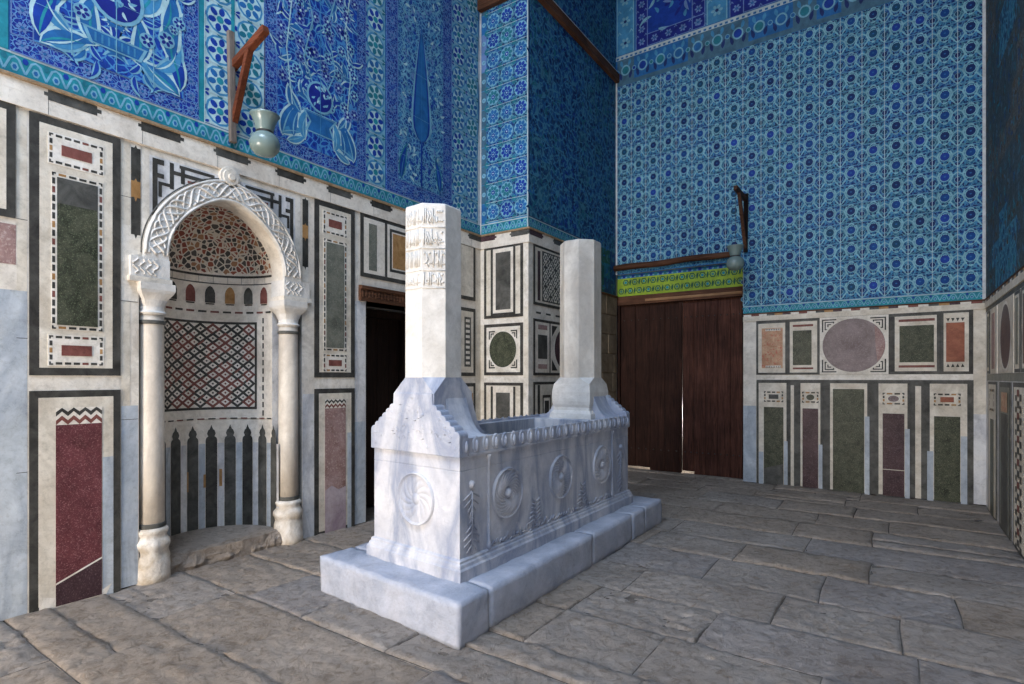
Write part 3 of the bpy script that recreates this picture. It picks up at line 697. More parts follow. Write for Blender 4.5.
# striped base: dark niches with trefoil heads
for q in range(11):
    c = (q-5)*.156+.02; k = ['charcoal', 'black', 'charcoal', 'black', 'charcoal'][q % 5]; w = .048
    I.poly([(c-w, 0), (c+w, 0), (c+w, .93), (c+w*.9, .95), (c+w*.55, .965), (c+w*.75, .99), (c+w*.55, 1.02), (c+w*.3, 1.03), (c, 1.07), (c-w*.3, 1.03), (c-w*.55, 1.02), (c-w*.75, .99), (c-w*.55, .965), (c-w*.9, .95), (c-w, .93)], k, 6)
    cr(c+w+.004, 0, c+.156-w-.004, .90, 'blue_marble' if q % 2 else 'streak_marble', 1)
I.rect(.11, .50, .13, .62, 'ochre', 7); I.rect(-.03, .48, -.01, .66, 'ochre', 7); I.rect(.24, .50, .265, .66, 'ochre', 7)
I.build('recess', MI)
# flat returns beside the recess (behind the columns)
mb = MB(MO)
for s_ in (-1, 1):
    y0, y1 = sorted((NC+s_*RN, NC+s_*.69)); mb.box(XN-.05, XN, y0, y1, 0, 2.24, 'streak_marble')
mb.build('jamb', MI)
mb = MB(MO)
vs = []; fs = []; nu, nv = 40, 16
for j in range(nv+1):
    ph = PI/2*j/nv
    for i in range(nu+1):
        th = -PI/2+PI*i/nu; r = RN*math.cos(ph)
        vs.append((XN-r*math.cos(th), NC+r*math.sin(th), 2.45+(RN+.015)*math.sin(ph)+.01))
for j in range(nv):
    for i in range(nu): a = j*(nu+1)+i; fs.append((a, a+nu+1, a+nu+2, a+1))
mb.add(vs, fs, 'conch_mosaic'); mb.build('semi_dome', MI, smooth=True)
# raised stone sill of the niche
mb = MB(MO); outl = [(XN-.5*math.cos(t), NC+.49*math.sin(t)) for t in [(-PI/2+PI*i/16) for i in range(17)]]
outl = outl+[(XA-.03, NC+.44), (XA+.0, NC+.3), (XA+.012, NC+.1), (XA-.005, NC-.12), (XA-.02, NC-.42)]
mb.prism(outl, lambda a, b, h: (a, b, h), -.02, .13, 'flag_tan')
rs = []
for q in range(61):
    y = NC-.485+q*.97/60; n_ = lambda k: noise.noise(Vector((y*7, k, 1)))+.6*noise.noise(Vector((y*23, k, 4)))
    rs.append([(XA-.14, y, -.02), (XA-.0+.025*n_(1), y, -.02), (XA+.012+.03*n_(2), y, .03), (XA+.0+.03*n_(3), y, .07+.01*n_(5)), (XA-.015+.02*n_(4), y, .115+.015*n_(6)), (XA-.05+.02*n_(7), y, .135), (XA-.14, y, .131)])
mb.rings(rs, 'flag_tan')
mb.build('sill', MI)
mb = MB(MO); mb.box(-5.58, XN-.56, NY0, NY1, 0, 3.2, 'dark_plaster'); mb.build('backing', MI)

# left doorway: reveal, wooden lintel, closed leaf deep inside
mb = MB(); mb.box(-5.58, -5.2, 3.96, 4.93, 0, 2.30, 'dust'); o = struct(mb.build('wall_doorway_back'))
D = bpy.data.objects.new('door_2', None); COL.objects.link(D); D.location = (-5.0, 4.45, 0); D['kind'] = 'structure'
mb = MB((-5.0, 4.45, 0))
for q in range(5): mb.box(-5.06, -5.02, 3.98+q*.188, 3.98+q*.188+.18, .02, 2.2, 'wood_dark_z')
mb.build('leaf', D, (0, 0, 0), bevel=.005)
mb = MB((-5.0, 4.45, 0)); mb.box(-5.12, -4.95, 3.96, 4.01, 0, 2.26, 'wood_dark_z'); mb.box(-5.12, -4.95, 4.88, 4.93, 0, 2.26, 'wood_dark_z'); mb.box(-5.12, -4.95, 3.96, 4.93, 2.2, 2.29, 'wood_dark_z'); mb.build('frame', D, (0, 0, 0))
mb = MB((XA, 4.4, 2.29)); mb.box(XA-.3, XA+.035, 3.862, 5.03, 2.30, 2.46, 'wood_y')
for q in range(26): mb.box(XA+.035, XA+.043, 3.88+q*.044, 3.88+q*.044+.026, 2.335+.012*(q % 2), 2.40+.012*(q % 2), 'wood_y')
mb.box(XA+.03, XA+.055, 3.862, 5.03, 2.42, 2.455, 'wood_y')
tag(mb.build('lintel', bevel=.006), 'carved wooden lintel over the dark doorway in the left wall', 'lintel')

# pier
mb = MB(); mb.box(-4.6, XS, YP, YB+.4, 0, 8.2, 'dark_plaster'); PF = struct(mb.build('wall_pier'))
I = Inlay(mapP, .002); I.rect(XA, 0, XS, 3.31, 'white', 0); I.rect(XS-.075, 0, XS, 3.21, 'ivory', 1); I.rect(-4.55, 2.21, -3.8, 2.275, 'ivory', 1); I.rect(-4.55, 1.445, -3.8, 1.53, 'ivory', 1)
I.rect(-4.55, 1.0, -4.49, 2.2, 'cream', 1); I.rect(-3.862, 1.5, -3.795, 2.4, 'cream', 2); I.build('front_marble_facing', PF)
I = Inlay(mapP, .02); I.slab(XA, 3.21, XS+.02, 3.31, 'white'); joggled(I, XA, XS, 3.305, 3.372, .25, ['dark_purple', 'charcoal'], 1); I.build('front_marble_cornice', PF)
I = Inlay(mapS, .002); I.rect(YP, 0, 7.42, 3.31, 'white', 0); I.rect(YP, 0, YP+.08, 3.2, 'ivory', 1)
for q in range(5): I.rect(6.1+q*.25, 2.33, 6.22+q*.25, 2.355, 'black', 1)
I.rect(7.42, 0, YB, 2.85, 'plaster', 0); I.rect(7.42, 2.85, YB, 3.4, 'g_teal', 0); I.build('side_marble_facing', PF)
I = Inlay(mapS, .02); I.slab(YP-.02, 3.21, 7.42, 3.31, 'white'); joggled(I, YP, 7.42, 3.305, 3.372, .25, ['dark_purple', 'charcoal'], 1); I.build('side_marble_cornice', PF)
b = MB(); b.box(XA, XS+.035, YP-.035, YP, 3.372, 3.398, 'tan_edge'); b.box(XS, XS+.035, YP, 7.42, 3.372, 3.398, 'tan_edge'); b.box(XS, XS+.04, 7.42, YB, 2.82, 2.85, 'wood_y'); struct(b.build('trim_2', bevel=.005))
# rough masonry below the tiles at the far end of the pier
mb = MB()
for r in range(9):
    z = .02+r*.312; y = 7.43
    while y < YB-.02:
        w = R.uniform(.25, .45); y2 = min(YB, y+w); mb.box(XS-.02, XS+.012+R.uniform(0, .012), y+.006, y2-.006, z+.006, z+.306, 'plaster'); y = y2
mb.build('masonry', PF, bevel=.008)

# far wall
mb = MB(); mb.box(XS-.1, -1.80, YB, YB+.5, 3.20, 8.2, 'dark_plaster'); mb.box(-1.80, XC+.5, YB, YB+.5, 0, 8.2, 'dark_plaster'); mb.box(XS-.1, -1.8, YB+.09, YB+.5, 2.70, 3.2, 'dark_plaster'); mb.box(XS-.4, XS-.0, YB+.05, YB+.5, 0, 3.2, 'dark_plaster'); mb.box(XS-.3, -1.6, YB+.5, YB+.6, 0, 2.9, 'dark_plaster')
WF = struct(mb.build('wall_far'))
I = Inlay(mapB, .002); I.rect(-1.80, 0, XC, 2.385, 'cream', 0); I.rect(-1.80, 0, -1.625, 1.1, 'blue_marble', 1); I.rect(-1.798, 1.104, -1.627, 2.3, 'white', 1); 
I.rect(.79, 0, XC, 1.07, 'streak_marble', 1); I.rect(-1.62, 1.475, .785, 1.545, 'ivory', 1)
for (x0, x1) in ((-1.62, .79),): I.rect(x0, -.0, x1, 1.475, 'charcoal', 1)
for x0, x1 in ((-1.178, -1.137), (.226, .285)): I.rect(x0, 0, x1, 1.40, 'cream', 2)
for x0, x1 in ((-1.198, -1.18), (-1.135, -1.09), (-.783, -.735), (.18, .224), (.288, .338), (-.248, -.19)): I.rect(x0, 0, x1, .7, 'charcoal', 3)
I.rect(-1.625, 1.547, .785, 2.32, 'charcoal', 1)
I.build('marble_facing', WF)
I = Inlay(mapB, .015); I.slab(-1.80, 2.315, XC, 2.385, 'cream'); n = 26
for q in range(n):
    x = -1.79+q*(2.66/n)
    I.rect(x, 2.385, x+2.68/n*.98, 2.412, ['ivory', 'brick_red', 'white', 'charcoal', 'ochre', 'dark_purple'][q % 6], 0)
I.build('marble_cornice', WF)
b = MB(); b.box(-1.80, XC, YB-.022, YB, 2.412, 2.43, 'wood_x'); struct(b.build('trim_3', bevel=.005))
# right wall
mb = MB(); mb.box(XC, XC+.5, -3.6, YB+.5, 0, 8.2, 'dark_plaster'); WR = struct(mb.build('wall_right'))
I = Inlay(mapC, .002, flip=True); I.rect(-3.6, 0, YB, 2.30, 'streak_marble', 0)
for y in (8.44, 7.65, 6.35): I.rect(y, 0, y+.012, 1.5, 'charcoal', 1)
I.rect(5.6, 1.47, 8.5, 1.545, 'grey_green', 1); I.rect(-3.6, 2.27, YB, 2.31, 'charcoal', 1); I.build('marble_facing', WR)
I = Inlay(mapC, .015, flip=True); I.slab(-3.6, 2.315, YB, 2.385, 'cream')
for q in range(70):
    y = 1.3+q*.105; I.rect(y, 2.385, y+.1, 2.41, ['ivory', 'black', 'ochre', 'charcoal'][q % 4], 0)
I.build('marble_cornice', WR)
b = MB(); b.box(XC-.02, XC, -3.6, YB, 2.41, 2.43, 'wood_y'); struct(b.build('trim_4', bevel=.005))

# ------------------------------------------------------------------ tile work
def tileB(I, x, z, s, big, ground, net='g_net', lf='g_navy', turq='g_sky'):
    U = lambda a, b: (x+a*s, z+b*s)
    I.rect(x, z, x+s, z+s, ground, 0)
    for sg in (1, -1):
        M = lambda a, b: U(.5+sg*(a-.5), b)
        I.poly([M(.10, .30), M(.30, .10), M(.38, .30)][::sg], turq, 1); I.poly([M(.04, .62), M(.14, .78), M(.03, .92)][::sg], turq, 1)
        I.stroke([M(.5, 1.0), M(.29, .88), M(.20, .66), M(.29, .40), M(.5, .2)], .075*s, net, 2)
        I.stroke([M(.29, .40), M(.12, .16), M(0, .04)], .065*s, net, 2); I.stroke([M(.20, .66), M(.0, .80)], .06*s, net, 2)
        for (a, b, r) in ((.33, .93, .6), (.12, .93, -.7), (.22, .17, 1), (.40, .32, -.9), (.10, .52, 1.4), (.36, .06, .2), (.06, .16, 1.2)):
            p = M(a, b); I.ell(p[0], p[1], .066*s, .036*s, lf, 3, 6, r*sg)
    p = U(.5, .64); I.ell(*p, .235*s, .245*s, net, 3, 12)
    for q in range(5): 
        t = PI*(.1+.2*q); I.ell(p[0]+.2*s*math.cos(t), p[1]+.2*s*math.sin(t), .06*s, .05*s, net, 3, 6, t)
    I.ell(*p, .19*s, .205*s, big, 4, 12); I.ell(p[0], p[1]+.01*s, .05*s, .035*s, 'g_mid', 5, 7)
    for q in range(3): I.ell(p[0]+(q-1)*.1*s, p[1]+.17*s, .025*s, .04*s, 'g_navy', 5, 5)
    p = U(0, .42); I.ell(*p, .135*s, .145*s, net, 3, 10); I.ell(*p, .115*s, .125*s, 'b_teal' if R.random() < .5 else 'b_deep', 4, 10)
    I.rect(x-.007*s*2, z, x+.007*s*2, z+s, 'g_grout', 5)
    I.rect(x, z-.012*s, x+s, z+.006*s, 'g_pale', 5)
def tile_field_B(I, x0, x1, z0, z1, s, palette, gp, skip=None):
    nx = round((x1-x0)/s); nz = round((z1-z0)/s); s1 = (x1-x0)/nx
    for j in range(nz):
        for i in range(nx):
            x, z = x0+i*s1, z0+j*s
            if skip and skip(x+s1/2, z+s/2): continue
            g = R.choice(gp); tileB(I, x, z, s1, R.choice(palette), g, turq='g_sky' if g != 'g_slate' else 'g_turq')
glaze('b_blue', (.006, .055, .23), .3); glaze('b_deep', (.006, .025, .12), .3); glaze('b_teal', (.008, .06, .13), .3)
BIG = ['b_blue', 'b_deep', 'b_teal', 'b_blue', 'b_deep', 'b_deep', 'g_cobalt']
def zig_border(I, a0, a1, z0, z1, st, lay=0, d=1):
    """turquoise wave border"""
    I.rect(a0, z0, a1, z1, 'g_turq', lay); n = int((a1-a0)/st); st = (a1-a0)/n; h = z1-z0
    for i in range(n):
        x = a0+i*st
        I.stroke([(x, z0+h*.15), (x+st*.3, z0+h*.75), (x+st*.5, z0+h*.85), (x+st*.7, z0+h*.75), (x+st, z0+h*.15)], h*.09, 'g_pale', lay+1)
        I.ell(x+st*.5, z0+h*.38, st*.2, h*.22, 'g_pale', lay+1, 6); I.ell(x+st*.5, z0+h*.38, st*.11, h*.12, 'g_mid', lay+2, 6)
        I.ell(x, z0+h*.75, st*.16, h*.16, 'g_cobalt' if i % 2 else 'g_teal', lay+2, 6)
    I.rect(a0, z1-h*.06, a1, z1+h*.05, 'g_grout', lay+3)
I = Inlay(mapB, .004)
I.rect(XS, 3.20, XC, 8.2, 'g_mid', -3); I.rect(-1.80, 2.43, XC, 3.3, 'g_mid', -3); I.rect(XS, 3.205, -1.80, 3.29, 'p_b1', 0)
zig_border(I, -1.80, XC, 2.432, 2.53, .085)
S_ = .25
tile_field_B(I, XS+.03, XC-.02, 2.54+S_*4-.0, 2.54+S_*15+.0, .25, BIG, ['p_b1', 'p_b2', 'p_b3', 'p_b1'])
tile_field_B(I, -1.80, XC-.02, 2.54, 2.54+S_*4, .25, BIG, ['p_b1', 'p_b2', 'p_b3', 'p_b1'])
tile_field_B(I, XS+.03, -1.80, 3.29, 3.54, .25, BIG, ['p_b1', 'p_b3'])
# upper border and the panels above it
I.rect(XS, 6.29, XC, 6.36, 'g_slate', 0)
for q in range(16):
    x = XS+.03+q*.29; I.rect(x, 6.36, x+.29, 6.72, R.choice(['g_slate', 'g_mid', 'g_slate']), 0)
    for (dx_, r) in ((.145, .058), (0, .025)):
        I.ell(x+dx_, 6.53, r*1.35, r*1.5, 'g_pale', 1, 14); I.ell(x+dx_, 6.53, r, r*1.1, R.choice(['g_mid', 'g_teal', 'g_cobalt']), 2, 12)
    for t in (.07, .22):
        I.leaf(x+t, 6.38, PI/2, .14, .05, .5 if t < .1 else -.5, 'g_navy', 1); I.leaf(x+t, 6.70, -PI/2, .12, .05, .5 if t < .1 else -.5, 'g_sky', 1)
I.rect(XS, 6.72, XC, 6.79, 'g_grout', 0)
for q in range(60): I.rect(XS+.02+q*.078, 6.73, XS+.06+q*.078, 6.76, 'g_mid', 1)
def bead_border(I, a0, b0, a1, b1, w, ground, petal, core, lay=0, st=None):
    """flower chain between two lines, along a vertical or horizontal band"""
    I.rect(a0, b0, a1, b1, ground, lay); v = (b1-b0) > (a1-a0); ln = (b1-b0) if v else (a1-a0); wd = (a1-a0) if v else (b1-b0)
    st = st or wd*.95; n = max(1, int(ln/st)); st = ln/n
    for i in range(n):
        t = (i+.5)*st; x, y = ((a0+a1)/2, b0+t) if v else (a0+t, (b0+b1)/2)
        I.flower(x, y, wd*.30, 6, petal, core, lay+1, None, i)
        for q in (-1, 1):
            x2, y2 = (x+q*wd*.34, y+st*.5) if v else (x+st*.5, y+q*wd*.34)
            I.stroke([(x2-wd*.10, y2-wd*.08), (x2, y2+wd*.08), (x2+wd*.10, y2-wd*.06)], wd*.05, petal, lay+1)
    for e in (0, 1):
        if v: a = a0 if e == 0 else a1-wd*.06; I.rect(a, b0, a+wd*.06, b1, petal, lay+3)
        else: bb = b0 if e == 0 else b1-wd*.06; I.rect(a0, bb, a1, bb+wd*.06, petal, lay+3)
x = XS+.02
bead_border(I, x, 6.8, x+.3, 8.2, .3, 'g_sky', 'g_pale', 'g_navy'); 
for k in range(3):
    a = x+.33+k*1.45; bead_border(I, a, 6.8, a+.2, 8.2, .2, 'g_royal', 'g_lav', 'g_mid'); bead_border(I, a+.2, 6.8, a+1.1, 7.0, .2, 'g_royal', 'g_lav', 'g_mid')
    I.rect(a+.2, 7.0, a+.9, 8.2, 'g_cobalt', 0)
    for q in range(26): I.leaf(a+.25+R.random()*.6, 7.02+R.random()*1.0, R.uniform(0, 6.3), R.uniform(.1, .25), .05, R.uniform(-1.5, 1.5), R.choice(['g_lav', 'g_sky', 'g_royal', 'g_pale']), 1+q % 3)
    bead_border(I, a+.9, 6.8, a+1.1, 8.2, .2, 'g_royal', 'g_lav', 'g_mid'); bead_border(I, a+1.12, 6.8, a+1.42, 8.2, .3, 'g_sky', 'g_pale', 'g_navy')
# plaster joints at the corners
I.rect(XC-.035, 2.43, XC, 8.2, 'lime_plaster', 8); I.rect(XS, 3.2, XS+.03, 6.4, 'lime_plaster', 8)
I.build('tile_revetment', WF)
# green band over the doors
I = Inlay(lambda a, b, h: (a, YB+.07-h, b), .002)
I.rect(XS, 2.80, -1.8, 3.22, 'g_mid', -1)
for q in range(26):
    a = XS+q*.077; I.ell(a+.04, 3.17, .028, .03, 'g_cobalt' if q % 2 else 'g_teal', 1, 7); I.stroke([(a, 3.145), (a+.038, 3.205), (a+.077, 3.145)], .012, 'g_pale', 0)
I.rect(XS, 2.835, -1.8, 3.14, 'g_lime', 0)
for q in range(13):
    for r in range(2):
        x = XS+.07+q*.155+r*.0775; z = 2.93+r*.14; r0 = .048
        I.ell(x, z, .054, .054, 'g_forest', 1, 6); I.ell(x, z, .036, .036, 'g_lime', 2, 6); I.ell(x, z, .024, .024, 'g_turq' if (q+r) % 2 else 'g_green', 3, 8)
        x2 = x+.0775; I.poly([(x2, z-.058), (x2+.018, z), (x2, z+.058), (x2-.018, z)], 'g_forest', 2); I.stroke([(x2-.03, z-.045), (x2+.03, z+.045)], .008, 'g_forest', 2)
I.build('green_tile_band', WF)

# pier tiles: rows of petalled medallions in front, dense dark floral on the side
def medal(I, x, z, s, g, pal, lay=0):
    I.ell(x, z, s*.44, s*.44, 'g_pale', lay+1, 14)
    for q in range(8):
        t = 2*PI*q/8+.2; I.ell(x+s*.27*math.cos(t), z+s*.27*math.sin(t), s*.13, s*.10, pal, lay+2, 8, t)
    I.ell(x, z, s*.13, s*.13, 'g_cobalt', lay+3, 10); I.ell(x, z, s*.05, s*.05, 'g_white', lay+4, 6)
I = Inlay(mapP, .004); I.rect(XA, 3.398, XS, 8.2, 'g_sky', -3); zig_border(I, XA, XS, 3.40, 3.53, .09)
for j in range(19):
    z = 3.56+j*.25
    for i in range(3):
        x = XA+.105+i*.2175; g = R.choice(['p_b1', 'p_b2', 'p_b3']); I.rect(x, z, x+.215, z+.245, g, 0); medal(I, x+.107, z+.122, .225, g, R.choice(['g_mid', 'g_cobalt', 'g_mid', 'g_teal']))
        for (u, v) in ((.0, .0), (0, .24)): I.ell(x+u, z+v, .035, .035, 'g_teal', 1, 8) if x+u < XS-.04 else None
        for (u, v, r) in ((.06, .01, .3), (.18, .01, -.3), (.01, .07, 1.2), (.01, .18, 1.9), (.205, .07, 1.9), (.205, .18, 1.2)): I.ell(x+u, z+v, .018, .009, 'g_navy', 2, 6, r)
    I.rect(XA+.10, z-.006, XS, z, 'g_grout', 3); I.rect(XA+.02, z, XA+.1, z+.24, R.choice(['g_mid', 'g_slate', 'g_lav']), 0); medal(I, XA+.06, z+.12, .07, 'g_mid', 'g_pale')
I.rect(XS-.016, 3.40, XS, 8.2, 'g_grout', 9); I.rect(XA, 3.4, XA+.02, 8.2, 'lime_plaster', 9)
I.build('front_tile_revetment', PF)
I = Inlay(mapS, .004); I.rect(YP, 3.398, YB, 8.2, 'g_deep', -3); I.rect(7.42, 2.86, YB, 3.4, 'g_deep', -3); zig_border(I, YP, 7.42, 3.40, 3.53, .09)
def dense(I, y, z, s, dark, mid, pale):
    I.rect(y, z, y+s, z+s, dark, 0)
    for q in range(5):
        I.leaf(y+s*R.uniform(.05, .8), z+s*R.uniform(.05, .8), R.uniform(0, 6.3), s*R.uniform(.3, .6), s*.13, R.uniform(-1.5, 1.5), R.choice(mid), 1)
    I.flower(y+s*.5, z+s*.5, s*.17, 6, R.choice(mid), pale, 2); I.stroke([(y+s*.1, z+s*.1), (y+s*.25, z+s*.5), (y+s*.1, z+s*.9)], s*.035, pale, 2); I.stroke([(y+s*.9, z+s*.1), (y+s*.72, z+s*.5), (y+s*.9, z+s*.9)], s*.035, pale, 2)
for j in range(18):
    for i in range(10):
        y = YP+.02+i*.265; z = 3.55+j*.265
        if 3 <= i < 5: dense(I, y, z, .262, 'p_side', ['g_cobalt', 'g_deep', 'g_navy'], 'g_mid')
        else: dense(I, y, z, .262, R.choice(['p_side', 'p_side2', 'p_side']), ['g_mid', 'g_teal', 'g_deep', 'g_deep'], 'g_slate')
        if (i+j) % 3 == 0: I.rect(y-.004, z, y+.003, z+.262, 'g_slate', 3)
    if j % 2 == 0: I.rect(YP, 3.548+j*.265, YB, 3.553+j*.265, 'g_slate', 3)
for j in range(3):
    for i in range(5):
        y = 7.43+i*.235; z = 2.87+j*.23
        if y+.2 < YB and (z < 3.35): dense(I, y, z, .228, R.choice(['g_deep', 'g_teal', 'g_forest']), ['g_mid', 'g_teal', 'g_green'], 'g_slate')
I.build('side_tile_revetment', PF)
# right wall tiles, dull
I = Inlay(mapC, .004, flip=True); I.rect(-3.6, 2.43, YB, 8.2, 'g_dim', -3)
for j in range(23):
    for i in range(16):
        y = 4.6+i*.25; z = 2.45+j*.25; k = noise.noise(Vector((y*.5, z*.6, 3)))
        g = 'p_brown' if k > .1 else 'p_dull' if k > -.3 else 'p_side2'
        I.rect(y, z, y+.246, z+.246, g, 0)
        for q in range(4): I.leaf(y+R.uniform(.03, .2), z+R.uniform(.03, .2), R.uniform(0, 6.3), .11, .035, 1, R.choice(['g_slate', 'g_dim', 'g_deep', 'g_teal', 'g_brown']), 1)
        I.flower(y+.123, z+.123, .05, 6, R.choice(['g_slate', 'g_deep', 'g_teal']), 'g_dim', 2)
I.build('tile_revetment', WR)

# left wall tiles
def light_rosettes(I, y0, y1, z0, z1, s, g='g_white'):
    nx = max(1, round((y1-y0)/s)); s1 = (y1-y0)/nx; nz = int((z1-z0)/s)
    I.rect(y0, z0, y1, z1, g, 0)
    for j in range(nz):
        for i in range(nx):
            x, z = y0+(i+.5)*s1, z0+(j+.5)*s; pal = R.choice(['g_mid', 'g_teal', 'g_cobalt', 'g_mid'])
            I.ell(x, z, s*.47, s*.47, 'g_sky', 1, 12); I.ell(x, z, s*.40, s*.40, 'g_white', 2, 12)
            for q in range(6):
                t = 2*PI*q/6+.3; I.ell(x+s*.27*math.cos(t), z+s*.27*math.sin(t), s*.135, s*.10, pal, 3, 8, t)
            I.ell(x, z, s*.12, s*.12, 'g_turq', 4, 8)
            for (u, v, r) in ((-.42, -.45, .6), (.42, -.45, -.6), (-.42, .45, -.6), (.42, .45, .6), (-.48, 0, 1.57), (0, .48, 0)):
                I.ell(x+u*s1, z+v*s, s*.10, s*.05, 'g_cobalt' if u < 0 else 'g_teal', 3, 6, r)
    for j in range(0, nz+1): I.rect(y0, z0+j*s-.003, y1, z0+j*s+.003, 'g_grout', 5)
I = Inlay(mapA, .004)
I.rect(-3.6, 3.398, YP, 8.2, 'g_mid', -3); zig_border(I, -.6, YP, 3.40, 3.535, .105)
light_rosettes(I, -.6, 1.06, 3.55, 4.8, .24); I.rect(1.06, 3.54, 1.105, 6.5, 'g_turq', 6)
light_rosettes(I, 2.30, 2.815, 3.55, 6.2, .25); I.rect(2.26, 3.54, 2.30, 6.5, 'g_turq', 6); I.rect(2.30, 3.54, 2.308, 6.5, 'g_white', 7)
I.rect(2.52, 3.54, 2.55, 6.5, 'g_turq', 6)
light_rosettes(I, 3.955, 4.225, 3.55, 6.8, .27, 'g_pale')
light_rosettes(I, 5.33, 5.87, 3.55, 7.2, .27, 'g_pale')
I.poly([(5.855, 3.53), (5.925, 3.53), (5.925, 8.2), (5.87, 8.2), (5.84, 6.9), (5.89, 6.4), (5.86, 5.6), (5.89, 5.1), (5.85, 4.4)], 'lime_plaster', 8)
I.build('tile_revetment', WL)

def tile_panel(y0, y1, z0, z1, label, bw, ground):
    o = mapA((y0+y1)/2, z0, 0); T = thing('tile_panel', label, 'tile panel', o, 'framed tile panels on the left wall')
    B = Inlay(mapA, .008, o)
    B.slab(y0, z0, y1, z1, 'p_border')
    bead_border(B, y0, z0+bw, y0+bw, z1, bw, 'p_border', 'g_lav', 'g_mid', 1); bead_border(B, y1-bw, z0+bw, y1, z1, bw, 'p_border', 'g_lav', 'g_mid', 1)
    bead_border(B, y0, z0, y1, z0+bw, bw, 'p_border', 'g_lav', 'g_mid', 1)
    B.build('border', T, (0, 0, 0))
    F = Inlay(mapA, .014, o); F.rect(y0+bw, z0+bw, y1-bw, z1, ground, 0)
    return T, F, o
def saz(F, x, y, ang, ln, w, bend, pale, body, vein, lay):
    F.leaf(x, y, ang, ln*1.06, w*1.45, bend, pale, lay, 8); F.leaf(x+.01*math.cos(ang), y+.01*math.sin(ang), ang, ln*.95, w, bend, body, lay+1, 8)
    F.leaf(x, y, ang, ln*.8, w*.16, bend, vein, lay+2, 6)
def both(c, fn):
    fn(1); fn(-1)
# first panel: big blue leaves on cobalt
T, F, o = tile_panel(1.115, 2.256, 3.54, 5.2, 'cobalt blue tile panel with large curling leaves, leftmost on the left wall', .115, 'p_field')
c = (1.23+2.141)/2
for sg in (1, -1):
    A_ = lambda t: PI/2-sg*(PI/2-t)
    X = lambda d: c+sg*d
    for (d, z, an, ln, w, bd, body) in [(.43, 3.66, 2.3, .34, .09, .9, 'g_mid'), (.43, 3.70, 1.6, .42, .10, .5, 'g_cobalt'), (.40, 3.68, 2.9, .30, .08, -.6, 'g_sky'), (.38, 3.9, 1.9, .4, .11, -1.0, 'g_mid'), (.25, 3.80, .3, .30, .08, 1.2, 'g_sky'),
            (.12, 3.78, 1.1, .36, .10, .9, 'g_mid'), (.30, 4.1, .9, .35, .1, 1.0, 'g_mid'), (.1, 4.15, .5, .4, .11, 1.3, 'g_sky'), (.4, 4.35, 2.0, .4, .1, -.8, 'g_cobalt'), (.05, 4.5, .8, .4, .1, 1.0, 'g_mid'), (.3, 4.75, 1.2, .35, .1, 1.0, 'g_sky')]:
        saz(F, X(d), z, PI/2+sg*(an-PI/2)*-1 if False else (an if sg > 0 else PI-an), ln, w, bd*sg, 'g_white' if w > .085 else 'g_pale', body, 'g_turq' if w > .085 else 'g_white', 2)
    for (d, z, r) in [(.33, 4.05, .05), (.42, 4.22, .04), (.2, 3.98, .045), (.36, 4.6, .05), (.22, 4.35, .05), (.12, 4.42, .035), (.43, 4.45, .035), (.38, 4.15, .03), (.27, 4.5, .03), (.15, 4.7, .05)]:
        F.flower(X(d), z, r, 6, 'g_royal', 'g_white', 6, 'g_pale', z)
F.poly([(c-.16, 3.80), (c+.16, 3.80), (c+.20, 3.90), (c-.20, 3.90)], 'g_pale', 5); F.poly([(c-.14, 3.81), (c+.14, 3.81), (c+.175, 3.89), (c-.175, 3.89)], 'g_mid', 6)
for q in range(7): F.rect(c-.13+q*.04, 3.82, c-.118+q*.04, 3.88, 'g_sky', 7)
F.ell(c, 4.20, .18, .20, 'g_pale', 6, 20); F.ell(c, 4.20, .155, .175, 'g_royal', 7, 20)
for q in range(26):
    t = R.uniform(0, 6.3); r = R.uniform(.02, .14); F.leaf(c+r*math.cos(t), 4.20+r*math.sin(t), R.uniform(0, 6.3), .06, .022, 1, R.choice(['g_white', 'g_pale', 'g_sky']), 8)
for q in range(60):
    d, z, an = R.uniform(.02, .44), R.uniform(3.68, 5.1), R.uniform(0, 6.3)
    for sg in (1, -1):
        F.leaf(c+sg*d, z, an if sg > 0 else PI-an, .15, .05, sg*1.1, 'g_pale' if q % 3 else 'g_white', 0, 6); F.leaf(c+sg*d, z, an if sg > 0 else PI-an, .13, .026, sg*1.1, 'g_mid' if q % 2 else 'g_cobalt', 1, 6)
for d in (-.26, 0, .24): F.rect(c+d-.003, 3.655, c+d+.003, 5.2, 'g_pale', 11)
for z in (3.9, 4.15, 4.4, 4.65): F.rect(1.23, z-.0015, 2.14, z+.0015, 'g_pale', 11)
F.build('floral_field', T, (0, 0, 0))
